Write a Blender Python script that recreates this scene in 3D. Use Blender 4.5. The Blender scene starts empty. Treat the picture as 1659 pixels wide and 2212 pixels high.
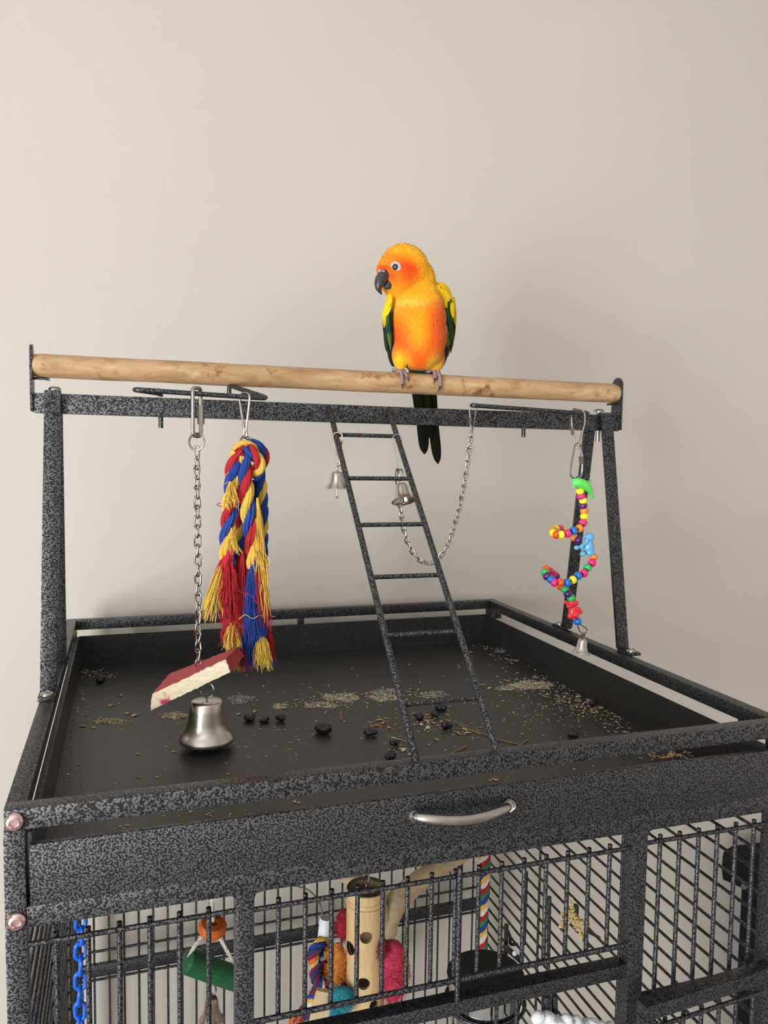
import bpy, bmesh, math, random
from mathutils import Vector, Matrix, Quaternion, noise
random.seed(7)
S = bpy.context.scene
COL = S.collection
V = Vector

# ------------------------------------------------------------------ camera
CAM = V((0.09733, -0.69548, 0.29840)); FPX = 1722.33
def cam_axes(yaw, pitch, roll):
    yaw, pitch, roll = map(math.radians, (yaw, pitch, roll))
    fwd = V((-math.sin(yaw)*math.cos(pitch), math.cos(yaw)*math.cos(pitch), math.sin(pitch)))
    right = V((math.cos(yaw), math.sin(yaw), 0)); up = right.cross(fwd)
    return (math.cos(roll)*right + math.sin(roll)*up, -math.sin(roll)*right + math.cos(roll)*up, fwd)
CR, CU, CF = cam_axes(-18.0661, -4.4288, 0.8432)
cd = bpy.data.cameras.new('camera'); cam = bpy.data.objects.new('camera', cd); COL.objects.link(cam)
cd.sensor_fit = 'HORIZONTAL'; cd.sensor_width = 36; cd.lens = FPX*36/1659; cd.clip_start = 0.02
m3 = Matrix((CR, CU, -CF)).transposed(); cam.matrix_world = Matrix.Translation(CAM) @ m3.to_4x4()
S.camera = cam
def at(u, v, Y=None, Z=None, X=None):
    """measured photo point -> place in the room on a plane of known depth, height or side"""
    d = CR*((u-829.5)/FPX) - CU*((v-1106)/FPX) + CF
    if Y is not None: t = (Y-CAM.y)/d.y
    elif Z is not None: t = (Z-CAM.z)/d.z
    else: t = (X-CAM.x)/d.x
    return CAM + d*t
def mpp(P): return (P-CAM).dot(CF)/FPX          # metres per photo pixel at a place

# ------------------------------------------------------------------ light
W = bpy.data.worlds.new('world'); S.world = W; W.use_nodes = True
W.node_tree.nodes['Background'].inputs[0].default_value = (0.80, 0.90, 1.0, 1)
W.node_tree.nodes['Background'].inputs[1].default_value = 1.2
def area(name, loc, target, sx, sy, power, col):
    l = bpy.data.lights.new(name, 'AREA'); l.shape = 'RECTANGLE'; l.size = sx; l.size_y = sy; l.energy = power; l.color = col
    o = bpy.data.objects.new(name, l); COL.objects.link(o); o.location = loc
    o.rotation_euler = (V(target)-V(loc)).to_track_quat('-Z', 'Y').to_euler(); return o
# the one light the photo shows: a tall window on the left behind the camera (tall streak in the bell, the eye's catchlight, shadows falling right)
area('window_left_offscreen', (-2.50, -2.45, -0.20), (1, -2.45, -0.20), 2.0, 2.1, 250, (0.93, 0.965, 1.0))
S.view_settings.view_transform = 'Standard'; S.view_settings.look = 'None'
S.view_settings.exposure = 0.0; S.view_settings.gamma = 1.0; S.view_settings.use_curve_mapping = False
S.cycles.use_denoising = True

# ------------------------------------------------------------------ helpers
ORI = {}
def tag(o, label, cat, group=None):
    o['label'] = label; o['category'] = cat
    if group: o['group'] = group
    return o
def thing(name, label, cat, loc=(0, 0, 0), group=None):
    o = bpy.data.objects.new(name, None); COL.objects.link(o); o.location = loc; o.empty_display_size = 0.02
    ORI[o.name] = V(loc); return tag(o, label, cat, group)
def link(name, me, parent=None, M=None):
    o = bpy.data.objects.new(name, me); COL.objects.link(o)
    org = V((0, 0, 0))
    if parent is not None:
        o.parent = parent; org = ORI[parent.name]
    if M is not None: o.matrix_local = Matrix.Translation(-org) @ M
    ORI[o.name] = org
    return o
def lab(o, text): o['label'] = text; return o
def stuff(o): o['kind'] = 'stuff'; return o

def frames(pts, closed=False):
    n = len(pts); T = []
    for i in range(n):
        a = pts[(i-1) % n] if (closed or i > 0) else pts[0]
        b = pts[(i+1) % n] if (closed or i < n-1) else pts[-1]
        d = b-a
        T.append(d.normalized() if d.length > 1e-9 else V((0, 0, 1)))
    r = V((0, 0, 1)) if abs(T[0].z) < .9 else V((1, 0, 0))
    N = (r - T[0]*r.dot(T[0])).normalized(); out = []
    for i in range(n):
        N = N - T[i]*N.dot(T[i])
        N = N.normalized() if N.length > 1e-6 else T[i].orthogonal().normalized()
        out.append((T[i], N, T[i].cross(N)))
    return out

class MB:
    def __init__(s): s.v = []; s.f = []; s.m = []; s.c = []; s.mi = 0; s.col = None
    def addv(s, p): s.v.append(V(p)); s.c.append(s.col); return len(s.v)-1
    def face(s, ids): s.f.append(tuple(ids)); s.m.append(s.mi)
    def tube(s, pts, r, n=8, closed=False, caps=True, flat=1.0):
        pts = [V(p) for p in pts]; fr = frames(pts, closed); k = len(pts); b = len(s.v)
        for i, (p, (T, N, B)) in enumerate(zip(pts, fr)):
            rr = r[i] if isinstance(r, (list, tuple)) else r
            for j in range(n):
                a = 2*math.pi*j/n; s.addv(p + N*(math.cos(a)*rr) + B*(math.sin(a)*rr*flat))
        for i in range(k if closed else k-1):
            i2 = (i+1) % k
            for j in range(n):
                j2 = (j+1) % n; s.face((b+i*n+j, b+i*n+j2, b+i2*n+j2, b+i2*n+j))
        if caps and not closed:
            s.face([b+j for j in range(n)][::-1]); s.face([b+(k-1)*n+j for j in range(n)])
        return s
    def lathe(s, prof, n=24, M=Matrix(), closed=False):
        b = len(s.v); k = len(prof)
        for r, z in prof:
            for j in range(n):
                a = 2*math.pi*j/n; s.addv(M @ V((math.cos(a)*r, math.sin(a)*r, z)))
        for i in range(k if closed else k-1):
            i2 = (i+1) % k
            for j in range(n):
                j2 = (j+1) % n; s.face((b+i*n+j, b+i*n+j2, b+i2*n+j2, b+i2*n+j))
        if not closed:
            if prof[0][0] > 1e-6: s.face([b+j for j in range(n)][::-1])
            if prof[-1][0] > 1e-6: s.face([b+(k-1)*n+j for j in range(n)])
        return s
    def ball(s, c, r, n=12, m=8, M=None):
        r = V(r) if not isinstance(r, (int, float)) else V((r, r, r)); M = M or Matrix(); b = len(s.v); c = V(c)
        R3 = M.to_3x3()
        for i in range(m+1):
            th = math.pi*i/m
            for j in range(n):
                a = 2*math.pi*j/n
                s.addv(c + R3 @ V((r.x*math.sin(th)*math.cos(a), r.y*math.sin(th)*math.sin(a), r.z*math.cos(th))))
        for i in range(m):
            for j in range(n):
                j2 = (j+1) % n; s.face((b+i*n+j, b+(i+1)*n+j, b+(i+1)*n+j2, b+i*n+j2))
        return s
    def box(s, lo, hi, bev=0.0, M=None):
        bm = bmesh.new(); bmesh.ops.create_cube(bm, size=1)
        lo, hi = V(lo), V(hi)
        for v in bm.verts: v.co = V(((lo.x+hi.x)/2 + v.co.x*(hi.x-lo.x), (lo.y+hi.y)/2 + v.co.y*(hi.y-lo.y), (lo.z+hi.z)/2 + v.co.z*(hi.z-lo.z)))
        if bev > 0: bmesh.ops.bevel(bm, geom=bm.edges[:], offset=bev, segments=2, affect='EDGES', profile=.6)
        s.bm(bm, M); return s
    def bm(s, bm, M=None):
        b = len(s.v); bm.verts.index_update()
        for v in bm.verts: s.addv(M @ v.co if M else v.co)
        for f in bm.faces: s.face([b+v.index for v in f.verts])
        bm.free()
    def beam(s, a, b, w, d, side, bev=0.001):
        """rectangular tube from a to b; w along 'side', d across"""
        a, b = V(a), V(b); z = (b-a).normalized(); x = (V(side)-z*V(side).dot(z)).normalized(); y = z.cross(x)
        M = Matrix((x, y, z)).transposed().to_4x4(); M.translation = a
        return s.box((-w/2, -d/2, 0), (w/2, d/2, (b-a).length), bev, M)
    def mesh(s, name, mats, smooth=True, org=V((0, 0, 0)), fix=True):
        me = bpy.data.meshes.new(name)
        me.from_pydata([tuple(p-org) for p in s.v], [], s.f)
        for mt in (mats if isinstance(mats, (list, tuple)) else [mats]): me.materials.append(mt)
        if isinstance(mats, (list, tuple)) and len(mats) > 1: me.polygons.foreach_set('material_index', s.m)
        if any(c is not None for c in s.c):
            ca = me.color_attributes.new('Col', 'FLOAT_COLOR', 'POINT')
            flat = []
            for c in s.c: flat += list(c or (1, 1, 1)) + [1.0]
            ca.data.foreach_set('color', flat)
        if fix:
            bm = bmesh.new(); bm.from_mesh(me); bmesh.ops.recalc_face_normals(bm, faces=bm.faces); bm.to_mesh(me); bm.free()
        if smooth is True: me.polygons.foreach_set('use_smooth', [True]*len(me.polygons))
        elif smooth:
            me.polygons.foreach_set('use_smooth', [True]*len(me.polygons))
            me.set_sharp_from_angle(angle=math.radians(smooth))
        me.update(); return me
    def build(s, name, mats, parent=None, smooth=40, fix=True):
        org = ORI[parent.name] if parent is not None else V((0, 0, 0))
        me = s.mesh(name, mats, smooth, org, fix); o = link(name, me, parent); return o

def fillet(pts, rad, seg=6, closed=False):
    pts = [V(p) for p in pts]; n = len(pts); out = []
    for i in range(n):
        if not closed and i in (0, n-1): out.append(pts[i]); continue
        a, p, b = pts[(i-1) % n], pts[i], pts[(i+1) % n]
        da, db = a-p, b-p; r = min(rad, da.length*.48, db.length*.48)
        A = p+da.normalized()*r; B = p+db.normalized()*r
        for k in range(seg+1):
            t = k/seg; out.append(A*(1-t)**2 + p*(2*t*(1-t)) + B*t*t)
    return out
def spline(pts, sub=6, closed=False):
    pts = [V(p) for p in pts]; n = len(pts); out = []
    for i in range(n if closed else n-1):
        g = lambda k: pts[k % n] if closed else pts[max(0, min(n-1, k))]
        p0, p1, p2, p3 = g(i-1), g(i), g(i+1), g(i+2)
        for k in range(sub):
            t = k/sub
            out.append(0.5*((2*p1) + (p2-p0)*t + (2*p0-5*p1+4*p2-p3)*t*t + (3*p1-p0-3*p2+p3)*t**3))
    if not closed: out.append(pts[-1])
    return out
def basis(x, y, z, loc):
    M = Matrix((x, y, z)).transposed().to_4x4(); M.translation = loc; return M
def smin(a, b, k):
    h = max(0., min(1., .5+.5*(b-a)/k)); return b*(1-h)+a*h-k*h*(1-h)

# ------------------------------------------------------------------ materials
def nt(name):
    m = bpy.data.materials.new(name); m.use_nodes = True; t = m.node_tree
    return m, t, t.nodes['Principled BSDF']
def nd(t, typ, **kw):
    n = t.nodes.new(typ)
    for k, v in kw.items():
        if k.startswith('i_'):
            key = k[2:]; n.inputs[int(key) if key.isdigit() else key].default_value = v
        else: setattr(n, k, v)
    return n
def ramp(t, fac, stops):
    r = nd(t, 'ShaderNodeValToRGB'); e = r.color_ramp.elements
    while len(e) > len(stops): e.remove(e[-1])
    while len(e) < len(stops): e.new(1)
    for el, (p, c) in zip(e, stops): el.position = p; el.color = (*c, 1) if len(c) == 3 else c
    t.links.new(fac, r.inputs[0]); return r
def coords(t, scale=(1, 1, 1)):
    c = nd(t, 'ShaderNodeTexCoord'); mp = nd(t, 'ShaderNodeMapping'); mp.inputs['Scale'].default_value = scale
    t.links.new(c.outputs['Object'], mp.inputs['Vector']); return mp.outputs['Vector']
def noise_tex(t, vec, scale, detail=2, rough=.5, dist=0):
    n = nd(t, 'ShaderNodeTexNoise'); n.inputs['Scale'].default_value = scale; n.inputs['Detail'].default_value = detail
    n.inputs['Roughness'].default_value = rough; n.inputs['Distortion'].default_value = dist
    t.links.new(vec, n.inputs['Vector']); return n.outputs['Fac']
def bump(t, b, h, strength, dist):
    n = nd(t, 'ShaderNodeBump'); n.inputs['Strength'].default_value = strength; n.inputs['Distance'].default_value = dist
    t.links.new(h, n.inputs['Height']); t.links.new(n.outputs['Normal'], b.inputs['Normal'])
def simple(name, c1, c2=None, rough=.5, metal=0, scale=60, detail=3, lo=.35, hi=.65, bstr=0, bdist=.001, bscale=None, stretch=(1, 1, 1), coat=0, spec=.5, dist=0):
    m, t, b = nt(name); v = coords(t, stretch); c2 = c2 or tuple(x*.85 for x in c1)
    f = noise_tex(t, v, scale, detail, dist=dist); r = ramp(t, f, [(lo, c1), (hi, c2)])
    t.links.new(r.outputs[0], b.inputs['Base Color'])
    b.inputs['Roughness'].default_value = rough; b.inputs['Metallic'].default_value = metal
    b.inputs['Coat Weight'].default_value = coat; b.inputs['Coat Roughness'].default_value = .15
    b.inputs['Specular IOR Level'].default_value = spec
    if bstr: bump(t, b, noise_tex(t, v, bscale or scale, detail), bstr, bdist)
    return m
def colattr(name, rough=.6, bstr=0, bscale=900, stretch=(1, 1, 1), spec=.4, sheen=0, var=.12, subsurf=0):
    m, t, b = nt(name); a = nd(t, 'ShaderNodeVertexColor', layer_name='Col'); v = coords(t, stretch)
    f = noise_tex(t, v, bscale, 3)
    hs = nd(t, 'ShaderNodeHueSaturation'); mr = nd(t, 'ShaderNodeMapRange'); mr.inputs[3].default_value = 1-var; mr.inputs[4].default_value = 1+var
    t.links.new(f, mr.inputs[0]); t.links.new(mr.outputs[0], hs.inputs['Value']); t.links.new(a.outputs['Color'], hs.inputs['Color'])
    t.links.new(hs.outputs[0], b.inputs['Base Color'])
    b.inputs['Roughness'].default_value = rough; b.inputs['Specular IOR Level'].default_value = spec
    b.inputs['Sheen Weight'].default_value = sheen
    if subsurf: b.inputs['Subsurface Weight'].default_value = subsurf; b.inputs['Subsurface Scale'].default_value = .002
    if bstr: bump(t, b, f, bstr, .0006)
    return m

def hammertone(name):
    m, t, b = nt(name); v = coords(t)
    f = noise_tex(t, v, 590, 0.0, .5, .55)
    veins = ramp(t, f, [(.47, (0, 0, 0)), (.57, (1, 1, 1))])
    k = veins
    mx = nd(t, 'ShaderNodeMix', data_type='RGBA'); t.links.new(k.outputs[0], mx.inputs[0])
    mx.inputs[6].default_value = (.006, .006, .008, 1); mx.inputs[7].default_value = (.15, .15, .158, 1)
    t.links.new(mx.outputs[2], b.inputs['Base Color'])
    km = nd(t, 'ShaderNodeMath', operation='MULTIPLY'); t.links.new(k.outputs[0], km.inputs[0]); km.inputs[1].default_value = .96; t.links.new(km.outputs[0], b.inputs['Metallic'])
    b.inputs['Roughness'].default_value = .40; b.inputs['Specular IOR Level'].default_value = .28
    bump(t, b, f, .30, .0004)
    return m
def textured_black(name):
    m, t, b = nt(name); v = coords(t); f = noise_tex(t, v, 330, 2, .5, .3)
    r = ramp(t, f, [(.35, (.014, .014, .0145)), (.7, (.033, .033, .033))])
    t.links.new(r.outputs[0], b.inputs['Base Color']); b.inputs['Roughness'].default_value = .42
    b.inputs['Specular IOR Level'].default_value = .5
    bump(t, b, f, .55, .0007); return m

M_HAM = hammertone('hammertone_black_paint')
M_TEX = textured_black('textured_black_paint')
M_BLK = simple('black_plastic', (.010, .010, .011), (.016, .016, .017), .35)
M_MATT = simple('matt_black_plastic', (.006, .006, .0065), (.009, .009, .010), .7, spec=.15)
M_STEEL = simple('nickel_steel', (.46, .44, .41), (.38, .36, .34), .24, 1, 90)
M_STEEL2 = simple('bright_steel_wire', (.38, .37, .355), (.31, .30, .29), .24, 1, 90)
M_BELL = simple('satin_nickel_bell', (.60, .56, .51), (.52, .48, .44), .27, 1, 40)
M_PINK = simple('pink_reflection_chrome', (.80, .58, .58), (.72, .50, .50), .16, 1, 90)  # pink reflection of the room put into the chrome's base colour
M_BRASS = simple('dull_brass_bell', (.42, .34, .28), (.30, .24, .20), .28, 1, 60)

# ------------------------------------------------------------------ room shell
def wall_paint(name, c):
    m, t, b = nt(name); v = coords(t); f = noise_tex(t, v, 2.5, 2)
    r = ramp(t, f, [(.3, c), (.7, tuple(x*.965 for x in c))]); t.links.new(r.outputs[0], b.inputs['Base Color'])
    b.inputs['Roughness'].default_value = .75; b.inputs['Specular IOR Level'].default_value = .3
    bump(t, b, noise_tex(t, v, 170, 3), .10, .0012); return m
M_WALL = wall_paint('warm_grey_wall_paint', (.585, .540, .482))
M_FLOOR = simple('greige_carpet', (.34, .315, .285), (.28, .26, .235), .95, 0, 300, 3, bstr=.4)
M_CEIL = wall_paint('white_ceiling_paint', (.78, .77, .75))
YW = 0.822; X0, X1, Y0, Z0, Z1 = -2.52, 3.4, -4.0, -1.38, 1.75
def struct(name, mb, mat):
    o = mb.build(name, mat, None, False); o['kind'] = 'structure'; return o
struct('wall_back', MB().box((X0-.1, YW, Z0), (X1+.1, YW+.1, Z1)), M_WALL)
struct('floor', MB().box((X0-.1, Y0-.1, Z0-.1), (X1+.1, YW+.1, Z0)), M_FLOOR)
struct('ceiling', MB().box((X0-.1, Y0-.1, Z1), (X1+.1, YW+.1, Z1+.1)), M_CEIL)
struct('wall_right', MB().box((X1, Y0, Z0), (X1+.1, YW, Z1)), M_WALL)
b = MB()                                                   # wall with the window opening
wy0, wy1, wz0, wz1 = -3.47, -1.43, -1.27, .87
b.box((X0-.1, Y0, Z0), (X0, wy0, Z1)).box((X0-.1, wy1, Z0), (X0, YW, Z1)).box((X0-.1, wy0, Z0), (X0, wy1, wz0)).box((X0-.1, wy0, wz1), (X0, wy1, Z1))
struct('wall_left', b, M_WALL)
struct('wall_front', MB().box((X0, Y0-.1, Z0), (X1, Y0, Z1)), M_WALL)
# ------------------------------------------------------------------ bird cage
CW, CD, TB = 0.81, 0.763, 0.0168          # width, depth, frame tube
cage = thing('bird_cage', 'large black hammertone metal bird cage with a play top tray', 'cage', (CW/2, CD/2, Z0))
def cbox(name, lo, hi, bev=.0012, mat=M_HAM, p=cage): return MB().box(lo, hi, bev).build(name, mat, p, 35)
# top rim
cbox('rim_bar', (.0, .004, -TB), (TB, CD, 0)); cbox('rim_bar', (CW-TB, .004, -TB), (CW, CD, 0))
cbox('rim_bar', (TB, CD-TB, -TB), (CW-TB, CD, 0)); cbox('rim_bar', (.001, -.004, -TB), (CW-.001, .0125, .0012))
# corner posts down to the floor and spacers between rim and body
for x in (0, CW-TB):
    cbox('corner_post', (x, -.003, Z0), (x+TB, .016, -TB-.0005)); cbox('corner_post', (x, CD-TB, Z0), (x+TB, CD, -TB-.0005))
for x in (at(643, 1338, Y=CD-.01).x,): cbox('spacer', (x, CD-.014, -.031), (x+.012, CD-.004, -TB))
for y in (.715, .05):
    cbox('spacer', (CW-.013, y, -.031), (CW-.004, y+.014, -TB)); cbox('spacer', (.004, y, -.031), (.013, y+.014, -TB))
# body top rails (carry the drawer)
HZ0, HZ1 = -.1015, -.0835
cbox('side_rail', (.002, .016, HZ0), (.030, CD-TB, HZ1)); cbox('side_rail', (CW-.038, .016, HZ0), (CW-.002, CD-TB, HZ1))
cbox('back_rail', (TB, CD-TB+.002, HZ0), (CW-TB, CD-.002, HZ1))
cbox('front_header', (TB, -.004, HZ0), (CW-TB, .012, HZ1+.0005))
# front posts with flared tops and lower rails
PX = [(.1885, .2055), (.6065, .6255)]
ZB = -.98
for a, c in PX:
    bm_ = MB().box((a, -.003, ZB), (c, .013, HZ0), .0016)
    for sx, x in ((-1, a), (1, c)):                       # rounded gussets under the header
        pts = [(x, HZ0)] + [(x+sx*(.006-.006*math.sin(t)), HZ0-.006+.006*math.cos(t)) for t in [math.pi/2*k/5 for k in range(6)]]
        ids = [[bm_.addv((px, yy, pz)) for px, pz in pts] for yy in (-.003, .008)]
        bm_.face(ids[0]); bm_.face(ids[1][::-1])
        for k in range(len(pts)): bm_.face((ids[0][k], ids[0][(k+1) % len(pts)], ids[1][(k+1) % len(pts)], ids[1][k]))
    bm_.build('front_post', M_HAM, cage, 30)
RB = .0024
def rod(name, a, c, r=RB, p=cage, n=8, mat=M_HAM): return MB().tube([a, c], r, n).build(name, mat, p, 60)
rod('cross_rod', (TB, -.0005, -.1175), (PX[0][0], -.0005, -.1175)); rod('cross_rod', (PX[0][1], -.0005, -.1195), (PX[1][0], -.0005, -.1195))
rod('cross_rod', (PX[1][1], -.0005, -.117), (CW-TB, -.0005, -.117))
for k in range(6): rod('bar', (.0385+.0254*k, .0038, -.113), (.0385+.0254*k, .0038, ZB))
for k in range(15): rod('bar', (.2287+.0253*k, .0038, -.1145), (.2287+.0253*k, .0038, -.2285))
rod('cross_rod', (PX[0][1], -.0002, -.2275), (PX[1][0], -.0002, -.2275), .0028)
cbox('door_rail', (PX[0][1], .0, -.2655), (PX[1][0], .017, -.2505))
for k in range(6): rod('bar', (.646+.0252*k, .0038, -.1125), (.646+.0252*k, .0038, -.30))
cbox('front_rail', (PX[1][1], .0035, -.309), (CW-TB, .014, -.296))
rod('latch_rod', (.4065, -.0045, -.108), (.4065, -.0045, -.247), .0027)
# feeder door standing slightly ajar on its hinge
hx, hy = .789, -.004; ang = math.radians(4.5)
MF = Matrix.Translation((hx, hy, 0)) @ Matrix.Rotation(ang, 4, 'Z')
fd = MB().box((-.182, -.016, -.292), (0, 0, -.276), .001, MF).box((-.182, -.016, -.52), (-.169, 0, -.2925), .001, MF).box((-.012, -.016, -.52), (0, 0, -.2925), .001, MF).box((-.169, -.016, -.52), (-.012, 0, -.507), .001, MF).build('feeder_door', M_HAM, cage, 35)
MB().tube([MF @ V((-.169, -.008, -.308)), MF @ V((-.012, -.008, -.308))], RB, 8).build('cross_rod', M_HAM, fd, 60)
for k in range(6):
    x = -.146+.0254*k; MB().tube([MF @ V((x, -.004, -.304)), MF @ V((x, -.004, -.51))], RB, 8).build('bar', M_HAM, fd, 60)
def cut(o, mb):
    c = mb.build('cutter', M_HAM, cage); md = o.modifiers.new('hole', 'BOOLEAN'); md.operation = 'DIFFERENCE'; md.object = c; md.solver = 'EXACT'
    bpy.context.view_layer.update(); dg = bpy.context.evaluated_depsgraph_get(); me = bpy.data.meshes.new_from_object(o.evaluated_get(dg))
    o.modifiers.clear(); o.data = me; bpy.data.objects.remove(c)
cut(fd, MB().tube([MF @ V((-.1755, -.020, -.300)), MF @ V((-.1755, -.006, -.300))], .0026, 16))
MB().box((-.1685, -.013, -.318), (-.161, -.002, -.300), .001, MF).build('latch_tab', M_STEEL, fd, 35)
# side bars run front to back, back bars run up and down
for side, x in (('l', .009), ('r', CW-.009)):
    for k in range(33):
        z = -.1135-.02505*k; rod('side_bar', (x, .016, z), (x, CD-TB, z), .0022, n=6)
for y in (.28, .52): rod('side_upright', (CW-.013, y, HZ0), (CW-.013, y, ZB), .0024)
for y in (.28, .52): rod('side_upright', (.013, y, HZ0), (.013, y, ZB), .0024)
for k in range(31):
    x = .0375+.02545*k
    if x < CW-.02: rod('back_bar', (x, CD-.010, HZ0), (x, CD-.010, ZB), .0021, n=6)
for z in (-.600, -.653): rod('back_cross_rod', (TB, CD-.014, z), (CW-TB, CD-.014, z), .0024)
cbox('back_flat_rail', (TB, CD-.022, -.6435), (CW-TB, CD-.0125, -.6215))
cbox('base_panel', (TB, .014, ZB-.02), (CW-TB, CD-TB, ZB), mat=M_TEX)
# domed bolts on the front corner posts
def bolt(name, M, r, mat, p, hexs=True):
    prof = [(r*1.0, 0), (r*1.0, r*.12), (r*.92, r*.36), (r*.72, r*.52), (r*.50, r*.58), (r*.46, r*.50), (r*.44, r*.22), (0, r*.20)]
    o = MB().lathe(prof, 20, M).build(name, mat, p, 50); return o
FRONT = Matrix.Rotation(math.pi/2, 4, 'X')
for x in (.009, CW-.009):
    for z in (-.0085, -.094): bolt('post_bolt', Matrix.Translation((x, -.0045 if z > -.02 else -.0032, z)) @ FRONT, .0079, M_PINK, cage)

# ------------------------------------------------------------------ drawer tray
tray = thing('tray_drawer', 'black metal pull-out tray drawer littered with seed husks on the cage top', 'drawer', (CW/2, .37, -.0835))
tx0, tx1, ty1, tzf, tzw = .0215, .7795, .7355, -.0795, -.0252
MB().box((tx0, .0016, -.0836), (tx1, ty1, tzf)).build('tray_floor', M_TEX, tray, False)
MB().box((tx0-.0012, .002, tzf), (tx0, ty1, tzw), .0003).box((.0150, .016, tzw-.003), (tx0-.0012, ty1, tzw-.0006), .0003).build('tray_wall', M_HAM, tray, False)
MB().box((tx1, .002, tzf), (tx1+.0012, ty1, tzw)).build('tray_wall', M_TEX, tray, False)
MB().box((tx0, ty1, tzf), (tx1, ty1+.0012, tzw)).build('tray_wall', M_TEX, tray, False)
MB().box((.0198, -.0045, -.0832), (CW-.0198, .0018, -.0300), .0009).build('front_panel', M_HAM, tray, 35)
hp = [at(u, v, Y=y) for u, v, y in ((893, 1762, -.0045), (899, 1764, -.013), (925, 1769, -.020), (965, 1772, -.0235), (1010, 1771, -.0245), (1050, 1763, -.0235), (1085, 1750, -.019), (1100, 1741, -.012), (1103, 1737, -.0045))]
hs = spline(hp, 6); nr = len(hs)
hh = MB().tube(hs, [.0040+.0014*math.sin(math.pi*i/(nr-1)) for i in range(nr)], 12).build('drawer_handle', M_STEEL, tray)
for i in (4, 7, nr-8, nr-5):
    d = (hs[i+1]-hs[i]); MB().tube([hs[i]-d*.25, hs[i]+d*.25], .0056, 12).build('collar', M_STEEL, hh, 40)

# ------------------------------------------------------------------ play stand on the rim
stand = thing('play_stand', 'black hammertone A-frame play stand bolted onto the cage rim', 'perch stand', (CW/2, .40, 0.0))
def sb(name, mb, mat=M_HAM, p=stand, sm=35): return mb.build(name, mat, p, sm)
BL, BR = V((-.0085, .389, .3505)), V((.8315, .389, .3455))
sb('crossbar', MB().beam(BL, BR, .0245, .020, (0, 0, 1), .0012))
# legs: flat bars splayed front and back, feet bent outwards and bolted down
def leg(xb, yb, xt, yt, zt, dy, wid):
    m = MB(); sgn = 1 if dy > 0 else -1
    m.beam((xb, yb, .0035), (xt, yt, zt), wid, .006, (1, 0, 0), .0009)
    m.box((xb-wid/2, min(yb, yb+dy)-.003*(sgn < 0)+0, -.0002), (xb+wid/2, max(yb, yb+dy)+.003*(sgn > 0), .0042), .0009)
    m.box((xt-wid/2, min(yt-.003, yt+.010*(1 if dy < 0 else -1)), zt-.003), (xt+wid/2, max(yt+.003, yt+.010*(1 if dy < 0 else -1)), zt+.001), .0009)
    o = sb('leg', m); up = Matrix.Translation((xb, yb+dy*.72, .0042))
    bolt('foot_bolt', up, .0075, M_STEEL, stand)
    MB().tube([(xb, yb+dy*.72, -TB-.006), (xb, yb+dy*.72, -TB)], .0035, 10).build('foot_nut', M_STEEL, stand)
leg(.0075, .3255, .0142, .3755, .365, -.030, .0190); leg(.0105, .4755, .0155, .404, .361, .030, .0160)
leg(.8150, .3255, .8045, .3755, .360, -.030, .0190); leg(.8085, .4755, .7955, .404, .356, .030, .0185)
for x, z in ((.0155, .367), (.800, .3625)):
    bolt('top_bolt', Matrix.Translation((x, .389, z)), .0078, M_STEEL, stand)
    MB().tube([(x, .389, z-.046), (x, .389, z)], .0033, 10).build('bolt_shank', M_STEEL, stand)
# end plates with rounded tops
def plate(x, zb, zt, th):
    hw = .013; pts = [(-hw, zb+.002), (hw, zb+.002)] + [(hw*math.cos(t), zt-hw+hw*math.sin(t)) for t in [math.pi*k/10 for k in range(11)]]
    m = MB(); r = [[m.addv((x+dx, .389+a, z)) for a, z in pts] for dx in (0, th)]
    m.face(r[0]); m.face(r[1][::-1])
    for k in range(len(pts)): m.face((r[0][k], r[0][(k+1) % len(pts)], r[1][(k+1) % len(pts)], r[1][k]))
    return sb('end_plate', m, sm=30)
plate(-.0118, .338, .4225, .003); plate(.8310, .333, .4165, .003)
for x, z, s in ((-.0088, .381, 1), (.831, .3755, -1)):
    MB().tube([(x, .386, z), (x+s*.012, .386, z), (x+s*.019, .3845, z-.0012)], .0017, 8).build('perch_pin', M_HAM, stand, 60)
# wire hook loops
def hook(pts, pins):
    sb('hook_loop', MB().tube(fillet(pts, .014, 6), .0031, 10), sm=60)
    for p, l in pins: sb('hook_pin', MB().tube([p-V((0, 0, .0245)), p-V((0, 0, .0245+l))], .0031, 10), sm=60)
YH = .306
A1, B1 = at(347, 857, Y=.386), at(495, 852, Y=.386)
hook([A1, A1+V((0, 0, .004)), at(284, 841, Y=YH), at(582, 861, Y=YH), B1+V((0, 0, .012)), B1], [(A1, .016), (B1, .008)])
A2, B2 = at(1132, 889, Y=.386), at(1240, 894, Y=.386)
hook([A2, A2+V((0, 0, .004)), at(1012, 875, Y=YH), at(1274, 894, Y=YH), B2+V((0, 0, .006)), B2], [(A2, .014)])

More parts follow.
